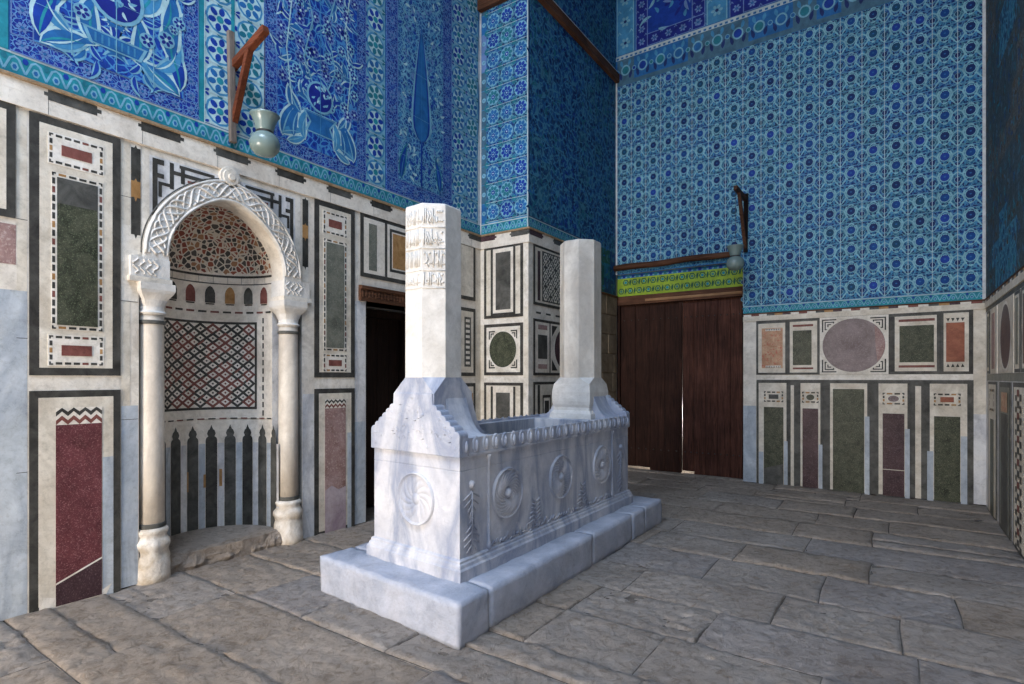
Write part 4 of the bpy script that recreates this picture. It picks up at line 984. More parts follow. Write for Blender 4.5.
# second panel
T, F, o = tile_panel(2.818, 3.955, 3.54, 6.6, 'blue tile panel with a vase of flowers and leaves, above the lamp', .12, 'p_field')
c = (2.938+3.835)/2
RR = random.Random(5)
for sg in (1, -1):
    X = lambda d: c+sg*d
    for (d, z, an, ln, w, bd, body) in [(.40, 3.68, 1.7, .36, .09, .4, 'g_mid'), (.42, 3.7, 2.5, .28, .07, .6, 'g_sky'), (.28, 3.70, 1.3, .34, .09, .9, 'g_mid'), (.16, 3.72, 1.0, .3, .08, 1.3, 'g_sky'), (.36, 3.66, 2.9, .22, .06, -.4, 'g_sky'), (.2, 3.95, .5, .26, .09, 1.0, 'g_mid')]:
        saz(F, X(d), z, an if sg > 0 else PI-an, ln, w, bd*sg, 'g_white', body, 'g_pale', 3)
    pts = []
    for q in range(150):
        for _ in range(12):
            d, z = RR.uniform(.03, .42), RR.uniform(4.12, 6.5)
            if all((d-a)**2+(z-b_)**2 > .0042 for a, b_ in pts): break
        pts.append((d, z)); an = RR.uniform(0, 6.3)
        if q % 3: F.leaf(X(d), z, an if sg > 0 else PI-an, .16, .058, sg*1.0, ['g_pale', 'g_white', 'g_pale'][q % 3], 2); F.leaf(X(d), z, an if sg > 0 else PI-an, .14, .032, sg*1.0, ['g_cobalt', 'g_mid'][q % 2], 3)
        else: F.flower(X(d), z, .045, 6, 'g_royal', 'g_white', 4, 'g_pale' if q % 2 else 'g_lav', q)
    F.stroke([(X(.02), 4.15), (X(.18), 4.5), (X(.08), 4.9), (X(.2), 5.3), (X(.05), 5.8), (X(.15), 6.4)], .014, 'g_pale', 5)
    F.stroke([(X(.30), 4.0), (X(.36), 4.5), (X(.30), 5.0), (X(.38), 5.5)], .012, 'g_white', 5)
F.poly([(c-.17, 3.82), (c+.17, 3.82), (c+.12, 3.92), (c+.2, 4.02), (c-.2, 4.02), (c-.12, 3.92)], 'g_pale', 6); F.poly([(c-.14, 3.83), (c+.14, 3.83), (c+.10, 3.92), (c+.17, 4.01), (c-.17, 4.01), (c-.10, 3.92)], 'g_mid', 7)
F.ell(c, 4.18, .15, .15, 'g_pale', 6, 20); F.ell(c, 4.18, .13, .13, 'g_royal', 7, 20)
for q in range(20):
    t = RR.uniform(0, 6.3); r = RR.uniform(.02, .115); F.leaf(c+r*math.cos(t), 4.18+r*math.sin(t), RR.uniform(0, 6.3), .05, .02, 1, RR.choice(['g_white', 'g_pale']), 8)
for z in (4.0, 4.5, 5.0, 5.5, 6.0): F.rect(2.94, z-.0015, 3.83, z+.0015, 'g_pale', 11)
F.rect(c-.003, 3.66, c+.003, 6.6, 'g_sky', 11)
F.build('floral_field', T, (0, 0, 0))
# third panel: the cypress
T, F, o = tile_panel(4.24, 5.325, 3.54, 7.3, 'tile panel with a tall dark blue cypress tree', .17, 'p_cypress')
c = 4.775
for sg in (1, -1):
    pts = []
    for q in range(130):
        for _ in range(10):
            d, z = RR.uniform(.05, .34), RR.uniform(3.75, 7.2)
            if all((d-a)**2+(z-b_)**2 > .004 for a, b_ in pts): break
        pts.append((d, z)); an = RR.uniform(0, 6.3)
        F.leaf(c+sg*d, z, an if sg > 0 else PI-an, .085, .03, sg*1.2, ['g_pale', 'g_sky', 'g_lav', 'g_white', 'g_cobalt'][q % 5], 1)
        if q % 4 == 0: F.flower(c+sg*d, z, .03, 6, 'g_pale', 'g_royal', 3)
    for q in range(26): F.stroke([(c+sg*.30, 3.75+q*.13), (c+sg*.26, 3.80+q*.13), (c+sg*.32, 3.87+q*.13)], .014, 'g_pale', 4)
    saz(F, c+sg*.32, 3.72, PI/2, .42, .07, sg*.4, 'g_teal', 'g_cobalt', 'g_sky', 5)
cy_ = [(0, 4.24), (.07, 4.27), (.125, 4.36), (.14, 4.46), (.13, 4.65), (.10, 4.95), (.06, 5.25), (.03, 5.45), (0, 5.60)]
for k, (sc_, kk, ly) in enumerate(((1.22, 'g_pale', 8), (1.0, 'g_deep', 9))):
    F.poly([(c+x*sc_, z) for x, z in cy_]+[(c-x*sc_, z) for x, z in cy_[-2:0:-1]], 'g_pale' if k == 0 else 'g_cobalt', ly)
F.poly([(c+x*.8, z*.97+.13) for x, z in cy_]+[(c-x*.8, z*.97+.13) for x, z in cy_[-2:0:-1]], 'g_mid', 10)
F.stroke([(c, 3.72), (c, 4.26)], .025, 'g_cobalt', 9); F.rect(c-.002, 4.2, c+.002, 5.6, 'g_sky', 12)
for z in (4.5, 5.0, 4.0, 5.5, 6.0): F.rect(4.41, z-.0015, 5.15, z+.0015, 'g_pale', 11)
F.build('floral_field', T, (0, 0, 0))

# ------------------------------------------------------------------ far double door
D = bpy.data.objects.new('door_1', None); COL.objects.link(D); D.location = (-2.8, YB+.1, 0); D['kind'] = 'structure'; DO = (-2.8, YB+.1, 0)
for k, (x0, x1) in enumerate(((-3.75, -2.755), (-2.725, -1.83))):
    mb = MB(DO); n = 5 if k else 4; w = (x1-x0)/n
    for q in range(n): mb.box(x0+q*w+.002, x0+(q+1)*w-.002, YB+.12+.004*(q % 2), YB+.17, (.055 if (k, q) in ((0, 0), (0, 1), (1, 0)) else .014), 2.70, 'wood_door_warm' if k else 'wood_door')
    lf_ = mb.build('leaf', D, (0, 0, 0), bevel=.004)
    mb = MB(DO)
    for z in (.35, 1.4, 2.45):
        for q in range(n*2) if z != 1.4 else (): mb.lathe(x0+(q+.5)*w/2, YB+.119, [(.009, z-.009), (.012, z), (.009, z+.009)], 'iron', 8)
    mb.build('nail_row', lf_, (0, 0, 0))
mb = MB(DO); mb.box(-2.775, -2.7262, YB+.085, YB+.12, .03, .62, 'wood_door'); mb.box(-2.775, -2.722, YB+.085, YB+.12, .62, 2.70, 'wood_door'); mb.build('meeting_stile', D, (0, 0, 0), bevel=.006)
mb = MB(DO); mb.box(XS, -3.75, YB+.06, YB+.2, 0, 2.80, 'wood_door'); mb.box(-1.83, -1.80, YB+.06, YB+.2, 0, 2.80, 'wood_door'); mb.box(XS, -1.80, YB+.05, YB+.2, 2.70, 2.80, 'wood_x')
mb.box(-3.3, -1.82, YB+.035, YB+.06, 2.735, 2.775, 'wood_light'); mb.build('frame', D, (0, 0, 0), bevel=.005)
mb = MB(); mb.box(XS, -1.8, YB+.045, YB+.1, 2.785, 2.845, 'wood_x'); struct(mb.build('trim_5', bevel=.01))
mb = MB(); mb.box(XS, -1.8, YB-.0, YB+.5, -.05, .012, 'flag_tan'); struct(mb.build('floor_threshold'))
# round pole laid across the wall above the doors
mb = MB((-2.9, YB-.06, 3.3)); pts = [(-3.80+q*.205, YB-.06, 3.295+.008*math.sin(q*1.3)+.004*q/2) for q in range(10)]; mb.tube(pts, [.05, .052, .05, .048, .05, .047, .046, .048, .045, .043], 'wood_x', 12)
tag(mb.build('wooden_pole', smooth=True), 'rough round wooden pole across the wall over the double doors', 'pole')

# brackets and lamps
def lamp(x, y, ztop, sc_, lab, wz):
    T = thing('hanging_lamp', lab, 'lamp', (x, y, ztop-.32*sc_), 'pale green glass lamps on brackets')
    o_ = (x, y, ztop-.32*sc_); Z = lambda z: ztop-.32*sc_+z*sc_
    m_ = MB(o_); m_.lathe(x, y, [(.02*sc_, Z(0)), (.075*sc_, Z(.012)), (.105*sc_, Z(.05)), (.115*sc_, Z(.095)), (.10*sc_, Z(.14)), (.075*sc_, Z(.168)), (.055*sc_, Z(.18))], 'lamp_glass', 32); m_.build('globe', T, (0, 0, 0), True)
    m_ = MB(o_); m_.lathe(x, y, [(.058*sc_, Z(.18)), (.066*sc_, Z(.20)), (.078*sc_, Z(.25)), (.10*sc_, Z(.305)), (.112*sc_, Z(.318)), (.103*sc_, Z(.316)), (.07*sc_, Z(.25)), (.05*sc_, Z(.20))], 'lamp_glass', 32); m_.build('shade', T, (0, 0, 0), True)
    m_ = MB(o_); m_.lathe(x, y, [(.06*sc_, Z(.172)), (.066*sc_, Z(.176)), (.066*sc_, Z(.188)), (.06*sc_, Z(.192))], 'iron', 24); m_.build('collar', T, (0, 0, 0))
    m_ = MB(o_); m_.tube([(x, y, Z(.19)), (x, y, wz)], .003, 'iron', 6); m_.build('wire', T, (0, 0, 0))
def bracket_A():
    y = 2.532; o_ = (XA, y, 3.44)
    T = thing('wall_bracket', 'reddish wooden bracket with a long brace on the left wall tiles', 'bracket', o_)
    m_ = MB(o_); m_.beam((XA+.03, y-.01, 3.45), (XA+.03, y-.03, 4.36), .05, .04, 'wood_grey', (1, 0, 0)); m_.build('post', T, (0, 0, 0), bevel=.004)
    m_ = MB(o_); m_.beam((XA+.0, y, 4.085), (XA+.49, y+.0, 4.235), .055, .06, 'wood_red'); m_.build('arm', T, (0, 0, 0), bevel=.004)
    m_ = MB(o_); m_.beam((XA+.26, y-.0, 4.15), (XA+.03, y+.0, 3.62), .05, .045, 'wood_red'); m_.build('brace', T, (0, 0, 0), bevel=.004)
bracket_A(); lamp(-4.09, 2.54, 3.57, 1.0, 'pale green glass lamp hanging in front of the left wall tiles', 4.2)
x = -1.765; o_ = (x, YB, 3.3)
T = thing('wall_bracket', 'dark weathered wooden bracket on the far wall beside the pole end', 'bracket', o_)
m_ = MB(o_); m_.beam((x, YB-.03, 3.32), (x+.01, YB-.03, 4.16), .055, .04, 'wood_dark_z', (0, 1, 0)); m_.build('post', T, (0, 0, 0), bevel=.004)
m_ = MB(o_); m_.beam((x, YB, 4.08), (x-.03, YB-.52, 4.12), .05, .06, 'wood_y'); m_.build('arm', T, (0, 0, 0), bevel=.004)
m_ = MB(o_); m_.beam((x-.012, YB-.38, 4.09), (x, YB-.03, 3.38), .05, .045, 'wood_y', (1, 0, 0)); m_.build('brace', T, (0, 0, 0), bevel=.004)
lamp(-1.80, YB-.5, 3.32, 1.05, 'small dark glass lamp hanging at the end of the wooden pole', 4.1)
# tie beams round the pier
mb = MB((XS, 7.2, 6.4)); mb.box(XS, XS+.07, YP-.12, YB, 6.36, 6.50, 'wood_y'); tag(mb.build('wall_beam', bevel=.01), 'long dark wooden beam running back along the pier side tiles', 'beam')
mb = MB((XS, 7.2, 6.5)); mb.box(XS, XS+.03, YP-.05, YB, 6.505, 6.56, 'lime_plaster'); mb.box(XA, XS+.03, YP-.03, YP, 6.505, 6.56, 'lime_plaster'); struct(mb.build('trim_6'))
mb = MB((-4.2, YP-.05, 6.4)); mb.box(XA, XS-.01, YP-.08, YP, 6.36, 6.50, 'wood_x'); tag(mb.build('wall_beam', bevel=.01), 'short wooden beam across the pier front tiles at the top', 'beam')

# ------------------------------------------------------------------ floor
FM = ['flag_tan', 'flag_grey', 'flag_pale']
fv = []; ff = []; fmi = []
def wob(x, y, sd): return .014*noise.noise(Vector((x*2.3, y*2.3, sd)))
def flag(x0, x1, y0, y1, mi):
    g = .0035; st = .032 if y0 < 4.5 else .06
    nx = max(3, int((x1-x0)/st)); ny = max(3, int((y1-y0)/st)); n0 = len(fv); sd = R.random()*90; tx, ty, oz = R.uniform(-.010, .010), R.uniform(-.012, .012), R.uniform(-.009, .004)
    rough = R.uniform(.6, 1.2)
    us = [0, .004]+[i/nx for i in range(1, nx)]+[.996, 1]; vs_ = [0, .006]+[i/ny for i in range(1, ny)]+[.994, 1]
    for j, v in enumerate(vs_):
        for i, u in enumerate(us):
            x = x0+g+(x1-x0-2*g)*u; y = y0+g+(y1-y0-2*g)*v
            ex = i in (0, len(us)-1) or j in (0, len(vs_)-1)
            wx, wy = wob(x, y, 1), wob(x, y, 9)
            d = min(u*(x1-x0), (1-u)*(x1-x0), v*(y1-y0), (1-v)*(y1-y0))
            hh = rough*(.007*noise.noise(Vector((x*3+sd, y*3, 0)))+.0085*noise.noise(Vector((x*8+sd, y*14, 2)))+.011*noise.noise(Vector((x*15, y*22, sd)))*(.4+abs(noise.noise(Vector((x*1.5, y*1.5, 7))))*2))
            ed = -.004*math.exp(-d/.010)*(1.0+noise.noise(Vector((x*6, y*6, 5))))
            z = oz+tx*(u-.5)+ty*(v-.5)+hh+ed
            if ex: z = -.014
            fv.append((x+wx, y+wy, z))
    W = len(us)
    for j in range(len(vs_)-1):
        for i in range(W-1): a = n0+j*W+i; ff.append((a, a+1, a+1+W, a+W)); fmi.append(mi)
ys = [-.5, 0, .52, 1.08, 1.62, 2.15, 2.68, 3.21, 3.71, 4.26, 4.85, 5.39, 5.95, 6.5, 7.05, 7.6, 8.1, 8.62]
known = {3.21: [-3.3, -2.4, -1.75, -.93, .11, .93], 2.68: [-4.57, -3.5, -2.5, -1.75, -1.1, -.3, .5, .93], 3.71: [-4.57, -3.6, -2.2, -1.6, -.62, .04, .93], 4.26: [-4.57, -3.4, -2.0, -1.2, -.42, .35, .93], 4.85: [-4.57, -3.5, -2.6, -1.9, -1.1, -.15, .93]}
known[3.21] = [-4.57]+known[3.21]
for j in range(len(ys)-1):
    y0, y1 = ys[j], ys[j+1]; X_ = known.get(y0)
    if not X_:
        X_ = [-4.57]; 
        while X_[-1] < XC-.5: X_.append(X_[-1]+R.uniform(.6, 1.3))
        X_[-1] = XC+.02
    for i in range(len(X_)-1):
        cxm = (X_[i]+X_[i+1])/2
        pt = .75 if (cxm < -3.2 or y0 > 5.5) else .2
        mi = 0 if R.random() < pt else R.choice([1, 1, 2])
        if (X_[i+1]-X_[i]) > 1.0 and R.random() < .12:
            ym = y0+(y1-y0)*R.uniform(.4, .6); flag(X_[i], X_[i+1], y0, ym, mi); flag(X_[i], X_[i+1], ym, y1, mi)
        else: flag(X_[i], X_[i+1], y0, y1, mi)
# the part behind the viewer, plain slabs
n0 = len(fv); fv += [(-4.57, -3.6, 0), (XC, -3.6, 0), (XC, -.5, 0), (-4.57, -.5, 0)]; ff.append((n0, n0+1, n0+2, n0+3)); fmi.append(1)
n0 = len(fv); fv += [(-5.3, -3.6, -.016), (XC+.1, -3.6, -.016), (XC+.1, 9.1, -.016), (-5.3, 9.1, -.016)]; ff.append((n0, n0+1, n0+2, n0+3)); fmi.append(3)
struct(finish('floor', fv, ff, fmi, FM+['joint']))
FO = bpy.data.objects['floor'].data
for p in FO.polygons: p.use_smooth = min(FO.vertices[i].co.z for i in p.vertices) > -.0138

# ------------------------------------------------------------------ cenotaph
WARP = True; TO = (CX, 4.02, 0)
T = thing('cenotaph', 'white marble cenotaph with tall octagonal headstone and footstone on a plinth', 'tomb', TO)
def rough_box(mb, x0, x1, y0, y1, z0, z1, k, amp=.006, st=.06, rnd=.02):
    """box with rounded, worn edges"""
    nx, ny, nz = [max(2, int(d/st)) for d in (x1-x0, y1-y0, z1-z0)]
    idx = {}; vs = []; fs = []
    def V(i, j, k_):
        if (i, j, k_) in idx: return idx[(i, j, k_)]
        p = Vector((x0+(x1-x0)*i/nx, y0+(y1-y0)*j/ny, z0+(z1-z0)*k_/nz))
        q = Vector((min(max(p.x, x0+rnd), x1-rnd), min(max(p.y, y0+rnd), y1-rnd), min(max(p.z, z0+rnd), z1-rnd)))
        d = p-q
        if d.length > rnd*1.01: d = d.normalized()*rnd; p = q+d
        n = d.normalized() if d.length > 0 else Vector((0, 0, 0))
        p = p+n*amp*noise.noise(p*5)*1.5+n*amp*noise.noise(p*17)
        idx[(i, j, k_)] = len(vs); vs.append(tuple(p)); return len(vs)-1
    for i in range(nx):
        for j in range(ny): fs.append((V(i, j, 0), V(i, j+1, 0), V(i+1, j+1, 0), V(i+1, j, 0))); fs.append((V(i, j, nz), V(i+1, j, nz), V(i+1, j+1, nz), V(i, j+1, nz)))
    for i in range(nx):
        for k_ in range(nz): fs.append((V(i, 0, k_), V(i+1, 0, k_), V(i+1, 0, k_+1), V(i, 0, k_+1))); fs.append((V(i, ny, k_), V(i, ny, k_+1), V(i+1, ny, k_+1), V(i+1, ny, k_)))
    for j in range(ny):
        for k_ in range(nz): fs.append((V(0, j, k_), V(0, j, k_+1), V(0, j+1, k_+1), V(0, j+1, k_))); fs.append((V(nx, j, k_), V(nx, j+1, k_), V(nx, j+1, k_+1), V(nx, j, k_+1)))
    mb.add(vs, fs, k)
PX0, PX1, PY0, PY1, PH = -3.345, -1.99, 2.44, 5.71, .245
mb = MB(TO)
rough_box(mb, PX0, PX1, PY0, 2.73, -.02, PH, 'plinth_stone', .006, .03, .012)
cuts = [2.735, 4.1, 4.9, 5.22, 5.71]
for i in range(4):
    rough_box(mb, PX0+.01, PX1-.004*(i % 2), cuts[i], cuts[i+1]-.006, -.02, PH-.003*(i % 2), 'plinth_stone', .006, .04, .012)
mb.build('plinth', T, (0, 0, 0), True)
BX0, BX1, BY0, BY1 = -3.07, -2.20, 2.69, 5.34
ZT = 1.12
mb = MB(TO)
# chest with open sunken top
w = .10
mb.box(BX0+.015, BX1-.015, BY0+.015, BY1-.015, .33, .92, 'tomb_marble')
for (x0, x1, y0, y1) in ((BX0+.015, BX0+w, BY0+.015, BY1-.015), (BX1-w, BX1-.015, BY0+.015, BY1-.015), (BX0+w, BX1-w, BY0+.015, 3.22), (BX0+w, BX1-w, 4.75, BY1-.015)):
    mb.box(x0, x1, y0, y1, .92, ZT-.02, 'tomb_marble')
CH = mb.build('chest', T, (0, 0, 0), bevel=.004)
mb = MB(TO); rough_box(mb, BX0+w-.01, BX1-w+.01, 3.2, 4.77, .88, .945, 'dust', .02, .05, .01); mb.build('earth_fill', CH, (0, 0, 0), True)
# stepped mouldings: base and under the cresting
mb = MB(TO)
def mould(x0, x1, y0, y1, prof, k):
    rs = []
    for off, z in prof: rs.append([(x0-off, y0-off, z), (x1+off, y0-off, z), (x1+off, y1+off, z), (x0-off, y1+off, z)])
    mb.rings(rs, k)
mould(BX0+.02, BX1-.02, BY0+.02, BY1-.02, [(.045, PH-.01), (.045, .315), (.035, .325), (.030, .345), (.022, .352), (.022, .368), (.008, .375), (-.01, .385)], 'tomb_marble')
mb.build('base_moulding', T, (0, 0, 0), bevel=.003)
mb = MB(TO)
for (a, b_, c_, d_) in ((BX0-.0, BX0+.03, BY0+.086, BY1-.086), (BX1-.03, BX1, BY0+.086, BY1-.086)):
    mb.box(a, b_, c_, d_, 1.005, 1.022, 'tomb_marble'); 
    mb.box(a+.004, b_-.008 if a > CX else b_, c_, d_, 1.022, 1.12, 'tomb_marble')
# tongue-shaped cresting along both long sides
n = 25; st = (BY1-BY0-.02)/n
for side, xf in ((1, BX1-.006), (-1, BX0+.006)):
    for i in range(n):
        yc = BY0+.01+(i+.5)*st; nn = 14
        for (hw, hh, hgt, dz) in ((st*.40, .056, .009, 0), (st*.17, .040, .020, -.006)):
            ring0 = [(xf, yc+hw*math.cos(2*PI*q/nn), 1.076+dz+hh*math.sin(2*PI*q/nn)) for q in range(nn)]
            ring1 = [(xf+side*hgt*.7, yc+hw*.8*math.cos(2*PI*q/nn), 1.076+dz+hh*.85*math.sin(2*PI*q/nn)) for q in range(nn)]
            ring2 = [(xf+side*hgt, yc+hw*.35*math.cos(2*PI*q/nn), 1.076+dz+hh*.4*math.sin(2*PI*q/nn)) for q in range(nn)]
            rr = [ring0, ring1, ring2]
            if side > 0: rr = [r[::1] for r in rr]
            else: rr = [r[::-1] for r in rr]
            mb.rings(rr, 'tomb_marble')
mb.build('cresting', T, (0, 0, 0), bevel=None)
# rosettes
def rosette(mapf, ca, cb, r, n, swirl, relief, flip=False):
    vs = []; fs = []; nr, na = 30, 216
    for i in range(nr+1):
        q = i/nr
        for j in range(na):
            t = 2*PI*j/na; h = 0
            if q > .9: h = .006+.016*math.sin(PI*(q-.9)/.1) if q < .995 else -.004
            elif q > .24: h = .003+relief*(abs(math.sin(n/2*(t+swirl*(q-.5))))**.7)*math.sin(PI*min(1, (q-.2)/.72))**.5
            elif q > .19: h = .003
            else: h = relief*1.5*math.sqrt(max(0, 1-(q/.19)**2))+.003
            vs.append(mapf(ca+r*q*math.cos(t), cb+r*q*math.sin(t), h))
    for i in range(nr):
        for j in range(na):
            a = i*na+j; b_ = i*na+(j+1) % na; f = (a, a+na, b_+na, b_); fs.append(f[::-1] if flip else f)
    return vs, fs
XT = BX1-.015
mapT = lambda a, b, h: (XT+h, a, b)
mapE = lambda a, b, h: (a, BY0+.015-h, b)
for (yc, n_, sw, rel) in ((3.215, 20, 2.2, .020), (3.95, 26, -1.6, .018), (4.70, 24, 1.2, .018)):
    m_ = MB((XT, yc, .705)); m_.add(*rosette(mapT, yc, .705, .178, n_, sw, rel), 'tomb_marble')
    o = m_.build('rosette', T, (XT-TO[0], yc-TO[1], .705), True)
m_ = MB((CX+.02, BY0, .70)); m_.add(*rosette(mapE, CX+.02, .70, .178, 12, 1.2, .006), 'tomb_marble'); m_.build('rosette', T, (.02, BY0-TO[1], .70), True)
# colonnettes and carved side panels
mb = MB(TO)
for yc in (3.0, 4.93):
    mb = MB(TO); mb.tube([(XT+.004, yc, z) for z in (.37, .40, .43, .96, .98, 1.0)], [.018, .02, .012, .012, .02, .02], 'tomb_marble', 10); mb.build('colonnette', T, (0, 0, 0), True)
mb = MB(TO)
for yc in (2.82, 5.13):
    mb.lathe(XT, yc, [(.001, .80), (.02, .805), (.026, .825), (.02, .845), (.001, .85)], 'tomb_marble', 12)
    for q in range(9):
        z = .40+q*.042; mb.tube([(XT+.002, yc-.05-.03*math.sin(q), z), (XT+.008, yc-.015, z+.035), (XT+.002, yc, z+.05)], .0045, 'tomb_marble', 6)
        mb.tube([(XT+.002, yc+.05+.03*math.sin(q), z), (XT+.008, yc+.015, z+.035), (XT+.002, yc, z+.05)], .0045, 'tomb_marble', 6)
    mb.tube([(XT+.004, yc, .39), (XT+.004, yc, .78)], .008, 'tomb_marble', 6)
for yc in (3.58, 4.33):
    for q in range(6):
        for sg in (-1, 1): mb.tube([(XT+.002, yc, .42+q*.03), (XT+.01, yc+sg*.05, .45+q*.03), (XT+.002, yc+sg*(.10-.012*q), .43+q*.035)], .0045, 'tomb_marble', 6)
for q in range(46): 
    y = 3.03+q*.0415; z = .385+.012*math.sin(q*2.1); mb.tube([(XT+.004, y, z), (XT+.008, y+.02, z+.03+.02*math.sin(q*3.3)), (XT+.003, y+.035, z+.005)], .006, 'tomb_marble', 6)
mb.build('relief_carving', T, (0, 0, 0), True)
# ends: scalloped slab, square block, broach, octagonal shaft
def oct_ring(cy, hw, z):
    a = hw*.4142; return [(CX+x, cy+y, z) for x, y in ((-a, -hw), (a, -hw), (hw, -a), (hw, a), (a, hw), (-a, hw), (-hw, a), (-hw, -a))]
def sq8(cy, hw, z, hy0=None, hy1=None):
    hy0 = hy0 or hw; hy1 = hy1 or hw
    e = .03
    return [(CX+x, cy+y, z) for x, y in ((-hw+e*.1, -hy0), (hw-e*.1, -hy0), (hw, -hy0+e*.1), (hw, hy1-e*.1), (hw-e*.1, hy1), (-hw+e*.1, hy1), (-hw, hy1-e*.1), (-hw, -hy0+e*.1))]
def stele(name, cy, ztop, out, yface, seedk, text):
    """out = -1 when the outer face looks towards -Y"""
    O = (CX, cy, 1.12); par = bpy.data.objects.new(name, None); COL.objects.link(par); par.parent = T; par.location = (0, cy-TO[1], 1.12)
    m_ = MB(O); hw = .195
    m_.rings([oct_ring(cy, hw, 1.50), oct_ring(cy, hw*.99, ztop-.03), oct_ring(cy, hw*.985, ztop-.01), oct_ring(cy, hw*.93, ztop)], 'carved_marble' if text else 'shaft_marble')
    sh = m_.build('shaft', par, (0, 0, 0), bevel=.004)
    m_ = MB(O)
    if text: m_.rings([sq8(cy, .205, 1.10), sq8(cy, .20, 1.22), sq8(cy, .197, 1.40), oct_ring(cy, hw, 1.505)], 'tomb_marble')
    else: m_.rings([sq8(cy, .235, 1.09), sq8(cy, .225, 1.15), sq8(cy, .200, 1.18), sq8(cy, .198, 1.21), sq8(cy, .207, 1.235), sq8(cy, .212, 1.27), sq8(cy, .212, 1.36), sq8(cy, .206, 1.40), sq8(cy, .199, 1.44), oct_ring(cy, hw, 1.505)], 'carved_marble')
    m_.build('base_block', par, (0, 0, 0), bevel=.004)
    # concave wings sweeping down to the rim on both sides
    y0, y1 = (yface+.125, cy+.13) if out < 0 else (cy-.13, yface-.10)
    for sg in (-1, 1):
        prof = [(.15, 1.10)]
        prof += [(.19+.215*(k/10)**1.0, 1.120+.27*(1-k/10)**2.9) for k in range(11)]+[(.405, 1.10)]
        m_ = MB(O); P_ = [(CX+sg*x, z) for x, z in prof]
        if sg < 0: P_ = P_[::-1]
        m_.prism(P_, lambda a, b, h: (a, h, b), y0, y1, 'tomb_marble'); m_.build('wing', par, (0, 0, 0))
    # sweep towards the hollow
    m_ = MB(O)
    if out < 0: P2 = [(cy+.15, 1.10)]+[(cy+.19+.17*k/8, 1.115+.30*(1-k/8)**2.2) for k in range(9)]+[(cy+.37, 1.10)]; m_.prism(P2, lambda a, b, h: (h, a, b), CX-.19, CX+.19, 'tomb_marble'); m_.build('wing', par, (0, 0, 0))
    # scalloped end slab
    m_ = MB(O); right = []; x, z = .428, 1.10
    pts = [(.434, 1.005), (.434, 1.135)]; ns = 6
    for k in range(ns):
        xa, za = .434-(.434-.195)*k/ns, 1.135+(1.325-1.135)*k/ns; xb, zb = .434-(.434-.195)*(k+1)/ns, 1.135+(1.325-1.135)*(k+1)/ns
        for t in (.12, .3, .5, .7, .88, 1): pts.append((xa+(xb-xa)*t+.008*math.sin(PI*t)**.8, za+(zb-za)*t+.010*math.sin(PI*t)**.8))
    pts += [(.188, 1.40)]
    outl = [(CX+x, z) for x, z in pts]+[(CX-x, z) for x, z in pts[::-1]]
    ya, yb = (yface-.004, yface+.085) if out < 0 else (yface-.085, yface)
    m_.prism(outl, lambda a, b, h: (a, h, b), ya, yb, 'tomb_marble')
    es = m_.build('end_slab', par, (0, 0, 0), bevel=.006)
    m_ = MB(O); rr = random.Random(seedk)
    yo = yface+.002 if out < 0 else yface+.001
    for q in range(70):
        x, z = rr.uniform(-.40, .40), rr.uniform(1.05, 1.36)
        if z > 1.13+(.42-abs(x))*.78: continue
        a = rr.uniform(0, 6.3); m_.tube([(CX+x, yo, z), (CX+x+.022*math.cos(a), yo, z+.022*math.sin(a)), (CX+x+.03*math.cos(a+.8), yo+.001, z+.03*math.sin(a+.8))], .009, 'tomb_marble', 6)
    m_.build('relief_carving', es, (0, 0, 0), True)
    if text:
        m_ = MB(O)
        faces = [((-.081, -hw), (.081, -hw)), ((.081, -hw), (hw, -.081)), ((hw, -.081), (hw, .081))]
        rows = [(2.50, 2.62), (2.36, 2.485), (2.215, 2.345), (2.10, 2.20)]
        for (p, q_) in faces[:2]:
            d = Vector((q_[0]-p[0], q_[1]-p[1])); ln = d.length; d.normalize(); nrm = Vector((d.y, -d.x))
            def W(a, z, h): return (CX+p[0]+d.x*a+nrm.x*h, cy+p[1]+d.y*a+nrm.y*h, z)
            for (z0, z1) in rows:
                hh = z1-z0; m_.tube([W(.004, z0-.007, 0), W(ln-.004, z0-.007, 0)], .0035, 'carved_marble', 6)
                a = .014
                while a < ln-.02:
                    wd = rr.uniform(.012, .024); k = rr.choice('AABCDE'); r0 = .0045
                    if k == 'A': m_.tube([W(a, z0+hh*.12, 0), W(a+.001, z1-.006, .001)], r0, 'carved_marble', 6)
                    elif k == 'B': m_.tube([W(a+wd*math.cos(t_)*.5+wd*.5, z0+hh*.35+wd*.5*math.sin(t_), 0) for t_ in [PI*q/5+.3 for q in range(9)]], r0, 'carved_marble', 6)
                    elif k == 'C': m_.tube([W(a, z0+hh*.55, 0), W(a+wd*.4, z0+hh*.2, .001), W(a+wd, z0+hh*.22, 0), W(a+wd*1.1, z0+hh*.5, 0)], r0, 'carved_marble', 6)
                    elif k == 'D': m_.tube([W(a, z1-hh*.2, 0), W(a+wd*.7, z0+hh*.5, .001), W(a, z0+hh*.3, 0), W(a+wd, z0+hh*.14, 0)], r0, 'carved_marble', 6)
                    else: m_.tube([W(a+wd*.3, z1-hh*.15, 0), W(a+wd*.3, z1-hh*.24, .001)], .006, 'carved_marble', 6); m_.tube([W(a, z0+hh*.3, 0), W(a+wd, z0+hh*.3, 0)], r0, 'carved_marble', 6)
                    a += wd*(.6 if k == 'A' else .95)
        m_.build('inscription', sh, (0, 0, 0), True)
    else:
        m_ = MB(O)
        for z in (1.60, 1.66): m_.box(CX+.082, CX+.19, cy-.2, cy-.19, z, z+.004, 'charcoal') if False else None
    return par
stele('headstone', 2.895, 2.655, -1, BY0-.0, 3, True)
stele('footstone', 5.10, 2.872, 1, BY1+.0, 4, False)

WARP = False
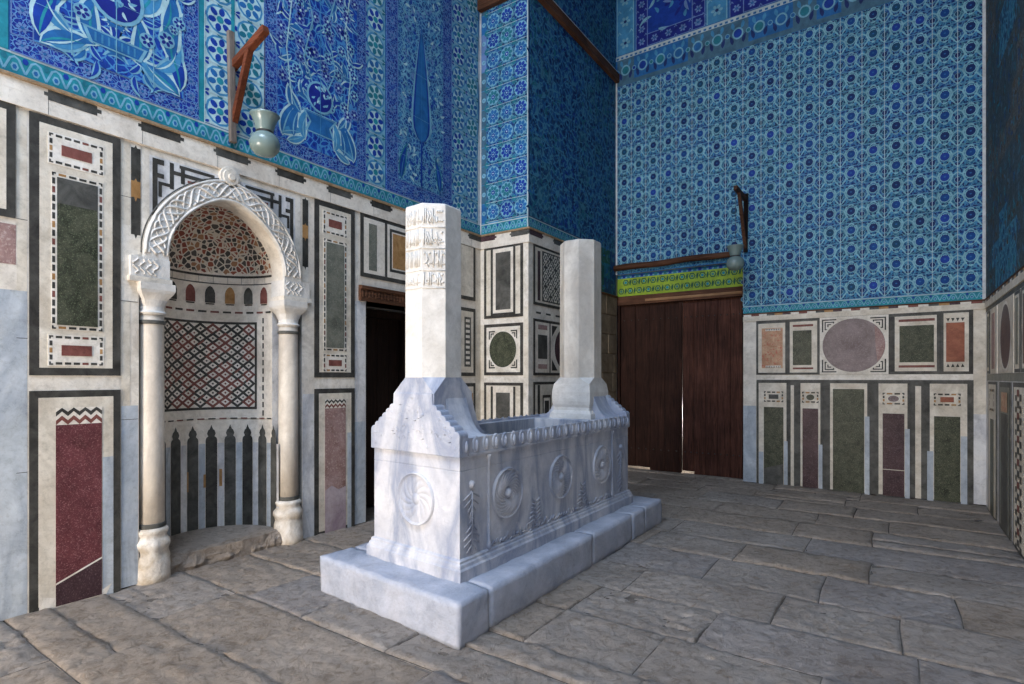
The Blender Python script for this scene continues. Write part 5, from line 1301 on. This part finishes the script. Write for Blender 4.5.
# ------------------------------------------------------------------ rest of the shell, light
mb = MB(); mb.box(-5.6, XC+.5, -3.6, YB+.5, 8.2, 8.5, 'dark_plaster'); struct(mb.build('ceiling'))
mb = MB(); mb.box(-5.6, -4.56, -4.0, -3.6, 0, 8.2, 'dark_plaster'); mb.box(-2.15, XC+.5, -4.0, -3.6, 0, 8.2, 'dark_plaster'); mb.box(-4.56, -2.15, -4.0, -3.6, 2.2, 8.2, 'dark_plaster'); struct(mb.build('wall_rear'))
def area(name, loc, target, sx, sy, power, col):
    l = bpy.data.lights.new(name, 'AREA'); l.shape = 'RECTANGLE'; l.size = sx; l.size_y = sy; l.energy = power; l.color = col
    o = bpy.data.objects.new(name, l); COL.objects.link(o); o.location = loc
    o.rotation_euler = (Vector(target)-Vector(loc)).to_track_quat('-Z', 'Y').to_euler(); return o
area('doorway_daylight', (-3.2, -3.55, 1.05), (-3.2, 4, 1.2), 2.0, 1.9, 410, (1, .88, .75))
area('high_window_daylight', (.80, .2, 5.6), (-2.8, 3.4, 1.2), 2.6, 3.2, 105, (.62, .78, 1))
l = bpy.data.lights.new('outside_daylight', 'POINT'); l.energy = 45; l.color = (1, .97, .92); l.shadow_soft_size = .1
o = bpy.data.objects.new('outside_daylight', l); COL.objects.link(o); o.location = (-2.9, YB+.36, .9)
area('overhead_fill', (-1.9, -.6, 8.1), (-1.8, .6, 0), 3.0, 3.0, 760, (.60, .75, 1))  # added fill under the closed ceiling, brightens floor and upward faces
wd = bpy.data.worlds.new('world'); scene.world = wd; wd.use_nodes = True
wd.node_tree.nodes['Background'].inputs[0].default_value = (.5, .68, 1, 1); wd.node_tree.nodes['Background'].inputs[1].default_value = 1.0

cam = bpy.data.cameras.new('camera'); co = bpy.data.objects.new('camera', cam); COL.objects.link(co)
cam.sensor_width = 36; cam.sensor_fit = 'HORIZONTAL'; cam.lens = 559/1024*36; cam.shift_y = 36/1024; cam.clip_start = .02
co.location = (0, 0, 1.5); co.rotation_euler = (PI/2, 0, math.radians(34.3)); scene.camera = co
vs_ = scene.view_settings; vs_.view_transform = 'Standard'; vs_.look = 'None'; vs_.exposure = .1; vs_.gamma = 1; vs_.use_curve_mapping = False
scene.cycles.use_denoising = True; scene.cycles.max_bounces = 8; scene.cycles.diffuse_bounces = 5
